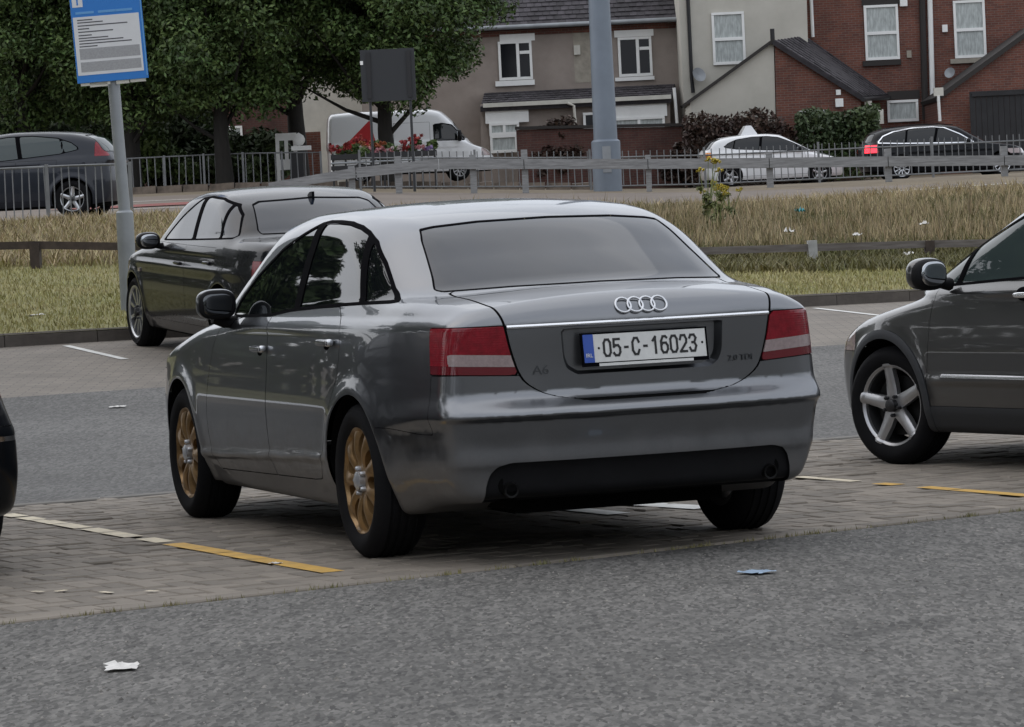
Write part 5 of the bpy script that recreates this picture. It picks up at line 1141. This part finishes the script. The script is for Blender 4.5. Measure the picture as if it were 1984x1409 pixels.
# timber crash barrier with its ramped end
YG=84.0
gr=empty('crash_barrier',base(1400,YG),0,0,'weathered grey timber crash barrier with one end ramped to the ground','barrier')
PB=[(520,362),(690,335),(850,318),(1015,318),(1255,318),(1490,316),(1720,313),(1945,311),(2060,310)]
for (a,c) in zip(PB[:-1],PB[1:]):
    p,q=at(*a,YG),at(*c,YG); b=MB(); h=.118; hp=h*(.75 if a[0]<600 else 1)
    b.prism([(p.x+.01,YG-.10,p.z-hp),(q.x-.01,YG-.10,q.z-h),(q.x-.01,YG-.10,q.z+h),(p.x+.01,YG-.10,p.z+hp)],(0,.09,0)); under(gr,b.build('beam',MATS['timber_grey']))
for x,yt,yb in ((770,303,396),(915,300,372),(1015,290,385),(1255,300,372),(1490,294,384),(1720,288,372),(1945,283,372),(680,322,372)):
    p=at(x,yt,YG); zb=float(zt(p.x,YG))-.15; under(gr,MB().box((p.x,YG+.07,(p.z+zb)/2),(.15 if x!=1255 else .12,.14,p.z-zb)).build('post',MATS['timber_grey']))
# low trip rails on the grass
def trip(name,label,pts,Y,posts,m):
    e=empty(name,base(pts[0][0],Y),0,0,label,'rail')
    for a,c in zip(pts[:-1],pts[1:]):
        p,q=at(*a,Y),at(*c,Y); b=MB(); b.prism([(p.x,Y-.06,p.z-.05),(q.x,Y-.06,q.z-.05),(q.x,Y-.06,q.z+.05),(p.x,Y-.06,p.z+.05)],(0,.12,0)); under(e,b.build('beam',m))
    for x,yt,mm in posts:
        p=at(x,yt,Y); zb=zg(p.x,Y)-.1; under(e,MB().box((p.x,Y-.0,(p.z+zb)/2),(.12,.26,p.z-zb)).build('post',MATS[mm]))
    return e
mat('trip_timber',(.10,.085,.075),.85,col2=(.20,.18,.165),vscale=5,stretch=(.5,3,6)); mat('pale_post',(.36,.36,.35),.8,var=.2,vscale=8)
trip('trip_rail','low timber trip rail in front of the tall grass',[(1310,488),(1573,480),(1800,473),(1990,470)],49,[(1340,478,'timber_dark'),(1573,466,'pale_post'),(1800,466,'timber_dark')],MATS['trip_timber'])
trip('trip_rail','low dark timber trip rail behind the parking sign post',[(-60,478),(68,475),(260,478),(420,474)],46.5,[(-40,474,'timber_dark'),(68,471,'timber_dark'),(330,470,'timber_dark')],MATS['timber_dark'])
# lamp mast
YM=86.0; p=at(1176,330,YM); zb=float(zt(p.x,YM)); mast=empty('lamp_mast',(p.x,YM,zb),0,0,'tall pale grey steel lamp mast behind the crash barrier','lamp post')
zs=at(1178,272,YM).z-zb
MB().tube([(0,0,zs),(0,0,14)],[.285,.16],24).build('shaft',MATS['mast_grey'],mast,True,60); MB().tube([(0,0,-.2),(0,0,zs-.03),(0,0,zs+.02)],[.345,.345,.29],24).build('base_sleeve',MATS['mast_grey'],mast,True,40)
MB().box((0,-.345,.75),(.20,.02,.62)).build('access_door',MATS['galv'],mast); MB().tube([(0,0,13.8),(-.9,0,14.1),(-1.6,0,14.15)],.06,8).build('lamp_arm',MATS['galv'],mast); blob('lamp_head',(-1.9,0,14.12),(.8,.3,.16),MATS['galv'],mast)
# parking sign
YS=36.5; sx=ray(247,520).x*YS; sz=zg(sx,YS); sg=empty('parking_sign',(sx,YS,sz),0,0,'blue and white car park information sign on a grey post','sign')
dz=lambda py: at(247,py,YS).z-sz
lean=math.radians(-1.3); top=dz(-30)
MB().tube([(0,0,-.1),(0,0,dz(412)),(0,0,dz(408))],[.088,.088,.07],16).build('post_sleeve',MATS['galv'],sg,True,40)
MB().tube([(0,0,dz(410)),(math.sin(lean)*top,0,top)],.060,16).build('post',MATS['galv'],sg,True,60)
W_=137*YS/FPX; zlo=dz(156); zhi=dz(-40); ctr=-33*YS/FPX
bd=link('sign_board',MB().box((0,0,0),(W_,.02,zhi-zlo)).mesh('sign_board'),MATS['sign_blue'],sg); bd.location=(ctr+.165+math.sin(lean)*zlo,-.085,(zlo+zhi)/2); bd.rotation_euler=(0,math.radians(-2.6),math.radians(9))
H_=zhi-zlo; k=YS/FPX; cy=lambda py: H_/2-(py+40)*k
def panel(nm,x0,y0,x1,y1,m,t=.002,d=.0): return MB().box(((x0+x1)/2,-.0105-t/2-d,(y0+y1)/2),(x1-x0,t,abs(y1-y0))).build(nm,MATS[m],bd)
hw=W_/2
panel('text_panel',-hw+.014,cy(28),hw-.04,cy(140),'sign_white'); panel('logo_square',-hw+.02,cy(-25),-hw+.125,cy(9),'sign_white'); panel('edge_strip',hw-.018,cy(-38),hw-.006,cy(150),'sign_pale')
for a,c in ((-.94,-.30),(-.26,.22),(.27,.60)): panel('heading_strip',a*hw*.93,cy(18),c*hw*1.2,cy(22.5),'sign_pale')
for x_,y_,x2,y2 in ((-hw+.045,-20,-hw+.1,-16),(-hw+.065,-16,-hw+.08,5)): panel('logo_letter',x_,cy(y_),x2,cy(y2),'sign_blue',.002,.0025)
for py,x1 in ((34,-.30),(39,.0),(45,.72),(51,-.42),(57,.28),(63.5,-.36),(69,.12),(74,.56),(79.5,.80),(85,-.22)): panel('text_line',-hw+.055,cy(py-1.1),-hw+.055+(x1+.75)*hw*.95,cy(py+1.1),'print_grey',.001,.0022)
panel('text_block',-hw+.05,cy(89),hw-.06,cy(110),'print_pale',.001,.0022); panel('text_block',-hw+.05,cy(115),hw-.06,cy(134),'print_pale',.001,.0022)
b=MB()
for x0,x1,dd in ((-hw+.03,-.03,.028),(-hw+.12,-.06,.045),(.03,.16,.035),(.17,hw-.03,.03)): b.box(((x0+x1)/2,.004,-H_/2-dd/2-.002),(x1-x0,.006,dd))
b.build('torn_backing',MATS['off_white'],bd)
# back of a big road sign in front of the planter tree
YR=86.5; p=at(752,145,YR); e=empty('road_sign_back',(p.x,YR,float(zt(p.x,YR))),0,0,'dark back of a large road sign on two posts before the broad tree','sign')
zz=lambda py: at(752,py,YR).z-e.location.z
MB().box((0,0,(zz(95)+zz(196))/2),(105*YR/FPX,.03,zz(95)-zz(196))).build('sign_plate',MATS['sign_back'],e)
for q in (-.46,.50): MB().tube([(q,.06,-.2),(q,.06,zz(100))],.032,8).build('post',MATS['sign_back'],e,True,60); MB().box((q,-.03,zz(145)),(.10,.05,zz(100)-zz(190))).build('channel',MATS['black_paint'],e)
MB().box((-.62,-.03,zz(120)),(.07,.02,.09)).build('sign_clip',MATS['upvc'],e)
# flower planter
mat('petal_red',(.30,.03,.03),.6,island=.4); mat('petal_orange',(.38,.12,.05),.6,island=.4); mat('petal_pink',(.55,.25,.27),.6,island=.4); mat('petal_white',(.62,.52,.52),.6,island=.3); mat('petal_purple',(.25,.17,.35),.6,island=.4)
YP=92.0; p=at(745,320,YP); zp=float(zt(p.x,YP)); pl=empty('flower_planter',(p.x,YP,zp),0,0,'long black tiered planter full of red and pink flowers','planter'); wz=lambda py: at(745,py,YP).z-zp; hwid=102*YP/FPX
for y0,y1 in ((296,306),(318,326)): MB().box((0,0,(wz(y0)+wz(y1))/2),(2*hwid,.7,wz(y0)-wz(y1))).build('trough',MATS['black_paint'],pl)
for k in range(9): MB().box((-hwid+.05+k*(2*hwid-.1)/8,-.3,wz(318)/2+.1),(.05,.05,wz(300)+.2)).build('leg',MATS['black_paint'],pl)
MB().tube([(-hwid,-.36,wz(313)),(hwid,-.36,wz(313))],.025,6).build('handrail',MATS['galv'],pl)
V,T=leaves(3500,(0,0,wz(290)),(hwid,.35,.20),24,.07,77,shell=.2); link('foliage',np_mesh('foliage',V,T,MATS['leaf_mid'],None,False),None,pl)
for k,(px,py,c,r) in enumerate([(672,283,'petal_red',.20),(690,272,'petal_red',.26),(712,278,'petal_orange',.24),(735,282,'petal_orange',.22),(722,290,'petal_pink',.2),(752,289,'petal_pink',.24),(768,288,'petal_white',.2),(790,274,'petal_red',.22),(808,270,'petal_red',.2),(785,288,'petal_red',.18),(700,290,'petal_white',.16),(828,290,'petal_purple',.16),(655,288,'petal_red',.18),(815,286,'petal_pink',.15)]):
    c0=at(px,py,YP-.2)-pl.location; V,T=leaves(260,c0,(r*1.2,r*.6,r*.6),7,.05,80+k,shell=.2); link('flower_cluster',np_mesh('flower_cluster',V,T,MATS[c],None,False),None,pl)
# white gate panel and ball-topped pillar
YW=98.5; p=at(557,330,YW); e=empty('gate_panel',(p.x,YW,float(zt(p.x,YW))),0,0,'white slotted gate panel standing behind the railing','gate'); hz=at(557,258,YW).z-e.location.z
for c,d in (((-.24,0,hz*.5),(.10,.06,hz)),((.24,0,hz*.62),(.10,.06,hz*.76)),((0,0,hz*.93),(.38,.055,hz*.14)),((0,0,hz*.40),(.38,.055,hz*.20)),((0,0,hz*.68),(.10,.055,hz*.36))): MB().box(c,d).build('panel_board',MATS['upvc'],e)
p=at(586,330,YW-.6); e=empty('gate_pillar',(p.x,YW-.6,float(zt(p.x,YW-.6))),0,0,'dark gate pillar with white slab and white ball on top','pillar'); hz=at(586,292,YW).z-e.location.z
MB().box((-.12,0,hz*.5-.1),(.34,.34,hz+.1)).build('shaft',MATS['black_paint'],e); MB().box((0,0,hz+.05),(.52,.46,.12)).build('cap_slab',MATS['upvc'],e); MB().lathe([(.0001,-.17),(.10,-.14),(.16,-.06),(.17,.02),(.13,.11),(.06,.16),(.0001,.20)],'Z',20,(-.06,0,hz+.28)).build('ball',MATS['upvc'],e,True,80)
# stone edge of the far verge
e=empty('verge_edging',(-6,90,float(zt(-6,90))),0,0,'rough stone edging along the foot of the tall railing','edging')
b0=MB().box((0,0,0),(.62,.3,.26)).mesh('edging_stone'); b0.materials.append(mat('verge_stone',(.13,.105,.085),.95,var=.45,vscale=3,bump=.6,bscale=9))
for k in range(22):
    x=-11.8+k*.66; o=link('edging_stone',b0,None,e); o.location=Vector((x,92.3+random.uniform(-.04,.04),float(zt(x,92.3))+.05))-e.location; o.rotation_euler=(random.gauss(0,.03),random.gauss(0,.03),random.gauss(0,.05))
# road paint
rdred=mat('red_surfacing',(.20,.06,.05),.9,var=.2,vscale=2)
def rmark(name,m,A,B,w): 
    b=MB(); strip(b,A,B,w,.02); o=b.build(name,m); o['kind']='structure'
rmark('red_road_patch',rdred,Vector((-9.2,76,0)),Vector((-4.5,78.5,0)),2.2); rmark('road_line',white,Vector((-9,72.5,0)),Vector((-3,74.8,0)),.16); rmark('road_line',white,Vector((-9,81,0)),Vector((-4,81.5,0)),.16); rmark('road_line',white,Vector((3.6,74.2,0)),Vector((6.6,76.2,0)),.16); rmark('road_line',white,Vector((7.6,76.8,0)),Vector((11,78.6,0)),.16)
# ---------------------------------------------------------------- grasses
def blades(n,sampler,hr,w,seed,lean_=.25):
    g=np.random.default_rng(seed); X,Y=sampler(g,n); n=len(X); Z=zt(X,Y)+bankdz(np.stack([X,Y,0*X],1)); h=g.uniform(*hr,n)*g.uniform(.7,1.1,n)
    a=g.uniform(0,2*np.pi,n); lx=g.normal(0,lean_,n)*h; ly=g.normal(0,lean_,n)*h; c=np.cos(a)*w; s=np.sin(a)*w
    V=np.stack([np.stack([X-c,Y-s,Z-.02],1),np.stack([X+c,Y+s,Z-.02],1),np.stack([X+lx*.45+c*.8,Y+ly*.45+s*.8,Z+h*.55],1),np.stack([X+lx*.45-c*.8,Y+ly*.45-s*.8,Z+h*.55],1),np.stack([X+lx,Y+ly,Z+h],1)],1).reshape(-1,3)
    i=np.arange(n)[:,None]*5; T=np.concatenate([i+np.array([[0,1,2]]),i+np.array([[0,2,3]]),i+np.array([[3,2,4]])]); return V,T
def region(x0,x1,y0,y1,cond):
    def f(g,n):
        Y=g.uniform(y0,y1,n); lo=np.maximum(x0,-.150*Y-1); hi=np.minimum(x1,.150*Y+1); X=lo+(hi-lo)*g.random(n); P=np.stack([X,Y,0*X],1); m=(f3(P)>.16)&(f4(P)<-.1)&cond(X,Y); return X[m],Y[m]
    return f
leafmat('blade_green',(.26,.245,.09),(.36,.315,.15),.35); leafmat('blade_dry',(.25,.195,.105),(.38,.305,.18),.5); leafmat('blade_olive',(.10,.10,.035),(.17,.145,.06),.4)
def stuff(name,V,T,m,label): 
    o=link(name,np_mesh(name,V,T,MATS[m],None,False)); return tag(o,label,'grass',kind='stuff')
tallc=lambda X,Y: (X>RNG.uniform(-1.5,2.2,len(X)))&(Y>50.2)&(np.sin(X*2.3+np.sin(Y*1.7)*1.5)+np.sin(Y*1.1+X*.8)+RNG.normal(0,.9,len(X))>-.3)
V,T=blades(60000,region(-8,8,33,50,lambda X,Y:Y<49),(.03,.07),.007,1,.5); stuff('mown_grass',V,T,'blade_green','short mown grass between the kerb and the trip rails')
V,T=blades(30000,region(-1.5,12,50.6,62,tallc),(.20,.52),.010,2,.18); stuff('tall_grass',V,T,'blade_dry','tall dry straw coloured grass behind the low trip rail')
V,T=blades(36000,region(-1,12,49.8,64,lambda X,Y:X>RNG.uniform(-1,2,len(X))),(.12,.36),.014,3,.4); stuff('rough_grass',V,T,'blade_olive','rough green undergrowth at the foot of the tall dry grass')
V,T=blades(22000,region(-2,12,60,71,lambda X,Y:X>-9),(.08,.30),.010,8,.4); stuff('verge_grass',V,T,'blade_dry','sparse short dry grass along the road edge behind the tall grass')
V,T=blades(14000,region(.8,9,45.5,50.0,lambda X,Y:X>2.2),(.06,.2),.012,6,.6); stuff('weedy_grass',V,T,'blade_olive','weedy rough grass under the low trip rail')
V,T=blades(30000,region(-11,1.5,46.8,61,lambda X,Y:Y>46.8),(.08,.24),.010,4,.5); stuff('dry_grass',V,T,'blade_dry','short dry grass on the bank below the near railing')
V,T=blades(16000,region(-11,1.5,46.8,61,lambda X,Y:Y>46.8),(.06,.16),.012,5,.5); stuff('bank_grass',V,T,'blade_green','short green grass on the bank below the near railing')
# yellow-flowered weeds standing in the tall grass
mat('yellow_flower',(.50,.40,.06),.7,island=.3); leafmat('weed_leaf',(.10,.12,.04),(.16,.17,.06))
for k,(px,py,h) in enumerate([(1372,440,1.25),(1392,446,.9),(1416,440,.8)]):
    Y=56+k*.8; x=ray(px,py).x*Y; z=zg(x,Y); e=empty('ragwort',(x,Y,z),0,0,['tallest yellow flowered weed in the dry grass','short bushy yellow flowered weed in the dry grass','slender yellow flowered weed in the dry grass'][k],'weed'); b=MB(); tips=[]
    for j in range(5): 
        t=Vector((random.uniform(-.22,.22),random.uniform(-.15,.15),h*random.uniform(.78,1.02))); tips.append(t); b.tube([(0,0,0),(t.x*.3,t.y*.3,h*.5),t],[.012,.009,.005],5)
    b.build('stem',MATS['weed_leaf'],e); V,T=leaves(240,(0,0,h*.45),(.16,.16,h*.38),12,.05,90+k,shell=.1); link('foliage',np_mesh('foliage',V,T,MATS['weed_leaf'],None,False),None,e)
    for t in tips: V,T=leaves(90,t,(.10,.10,.05),4,.025,95+k,shell=.1); link('flower_head',np_mesh('flower_head',V,T,MATS['yellow_flower'],None,False),None,e)
# ---------------------------------------------------------------- litter
mat('paper',(.62,.60,.57),.8,var=.15,vscale=30); mat('blue_wrap',(.30,.40,.52),.4); mat('teal_plastic',(.03,.25,.28),.4)
def litter(name,label,p,s,m,seed,flat=.12):
    g=np.random.default_rng(seed); n=7; V=[];T=[]
    for i in range(n):
        for j in range(n): V.append(((i/(n-1)-.5)*s[0]*(1+.12*g.normal()),(j/(n-1)-.5)*s[1]*(1+.12*g.normal()),abs(g.normal())*s[0]*flat*.35+.004))
    for i in range(n-1):
        for j in range(n-1): a=i*n+j; T.append((a,a+n,a+n+1,a+1))
    o=link(name,np_mesh(name,np.array(V),np.array(T),MATS[m],None,False)); o.location=p; o.rotation_euler=(0,0,g.uniform(0,3)); return tag(o,label,'litter')
def gp3(px,py): q=pg(px,py); return Vector((q.x,q.y,zg(q.x,q.y)+.003))
litter('paper_scrap','crumpled white paper scrap on the near tarmac',gp3(236,1297),(.16,.10),'paper',1); litter('foil_wrapper','pale blue wrapper on the tarmac behind the silver saloon',gp3(1466,1113),(.10,.12),'blue_wrap',2); litter('foil_wrapper','dark edged wrapper lying on the aisle tarmac',gp3(228,791),(.09,.12),'paper',3,.15)
litter('paper_scrap','small white crumb of paper on the yellow bay line',gp3(535,1096),(.05,.04),'paper',4); litter('paper_scrap','white paper scrap on the grass beside the black saloon',gp3(68,634),(.20,.14),'paper',5)
for k,(px,py,lb_) in enumerate([(1760,497,'white paper caught under the trip rail beside the dark post'),(1660,458,'white scrap in the grass between the two trip rail posts'),(1790,437,'pale scrap high in the tall grass behind the dark post'),(1530,452,'small pale scrap in the grass beside the pale post')]):
    Y=(48.6,50.4,52,50.6)[k]; x=ray(px,py).x*Y; litter('paper_scrap',lb_,Vector((x,Y,at(px,py,Y).z)),(.11,.11),'paper',10+k,.9)
litter('drinks_can','teal can lodged in the tall dry grass',Vector((ray(1550,412).x*53,53,at(1550,412,53).z)),(.12,.14),'teal_plastic',20,.9)

# loose grit on the tarmac and tufts of moss along the paving edge
g=np.random.default_rng(55); n=2600; Y=g.uniform(9.6,15,n); X=g.uniform(-.15,.15,n)*Y; m=f0(np.stack([X,Y,0*X],1))<-.03; X,Y=X[m],Y[m]; n=len(X); s_=g.uniform(.0025,.0065,n)*g.uniform(.6,1.5,n)
oc=np.array([(1,0,0),(0,1,0),(-1,0,0),(0,-1,0),(0,0,.8)],float); V=(np.stack([X,Y,0*X+.0005],1)[:,None,:]+oc[None]*s_[:,None,None]*g.uniform(.6,1.3,(n,5,3))).reshape(-1,3); i=np.arange(n)[:,None]*5
T=np.concatenate([i+np.array([[a,(a+1)%4,4]]) for a in range(4)]); mat('grit',(.17,.16,.145),.9,island=.6); tag(link('loose_grit',np_mesh('loose_grit',V,T,MATS['grit'],None,False)),'fine loose grit scattered over the near tarmac','grit',kind='stuff')
d=P0[1]-P0[0]; n=700; t=g.random(n)**1.0; t=np.concatenate([t[:300],np.repeat(g.random(25),16)+g.normal(0,.004,400)]); X=P0[0].x+d.x*t-.02*BAYDIR.y; Y=P0[0].y+d.y*t+.03+g.normal(0,.012,n); h=g.uniform(.006,.022,n); a=g.uniform(0,6.28,n); c=np.cos(a)*.004; s2=np.sin(a)*.004; l_=g.normal(0,.01,(n,2))
V=np.stack([np.stack([X-c,Y-s2,0*X-.02],1),np.stack([X+c,Y+s2,0*X-.02],1),np.stack([X+l_[:,0],Y+l_[:,1],h],1)],1).reshape(-1,3); tag(link('joint_moss',np_mesh('joint_moss',V,np.arange(3*n).reshape(n,3),MATS['blade_olive'],None,False)),'moss and weeds in the joint between tarmac and paving','moss',kind='stuff')
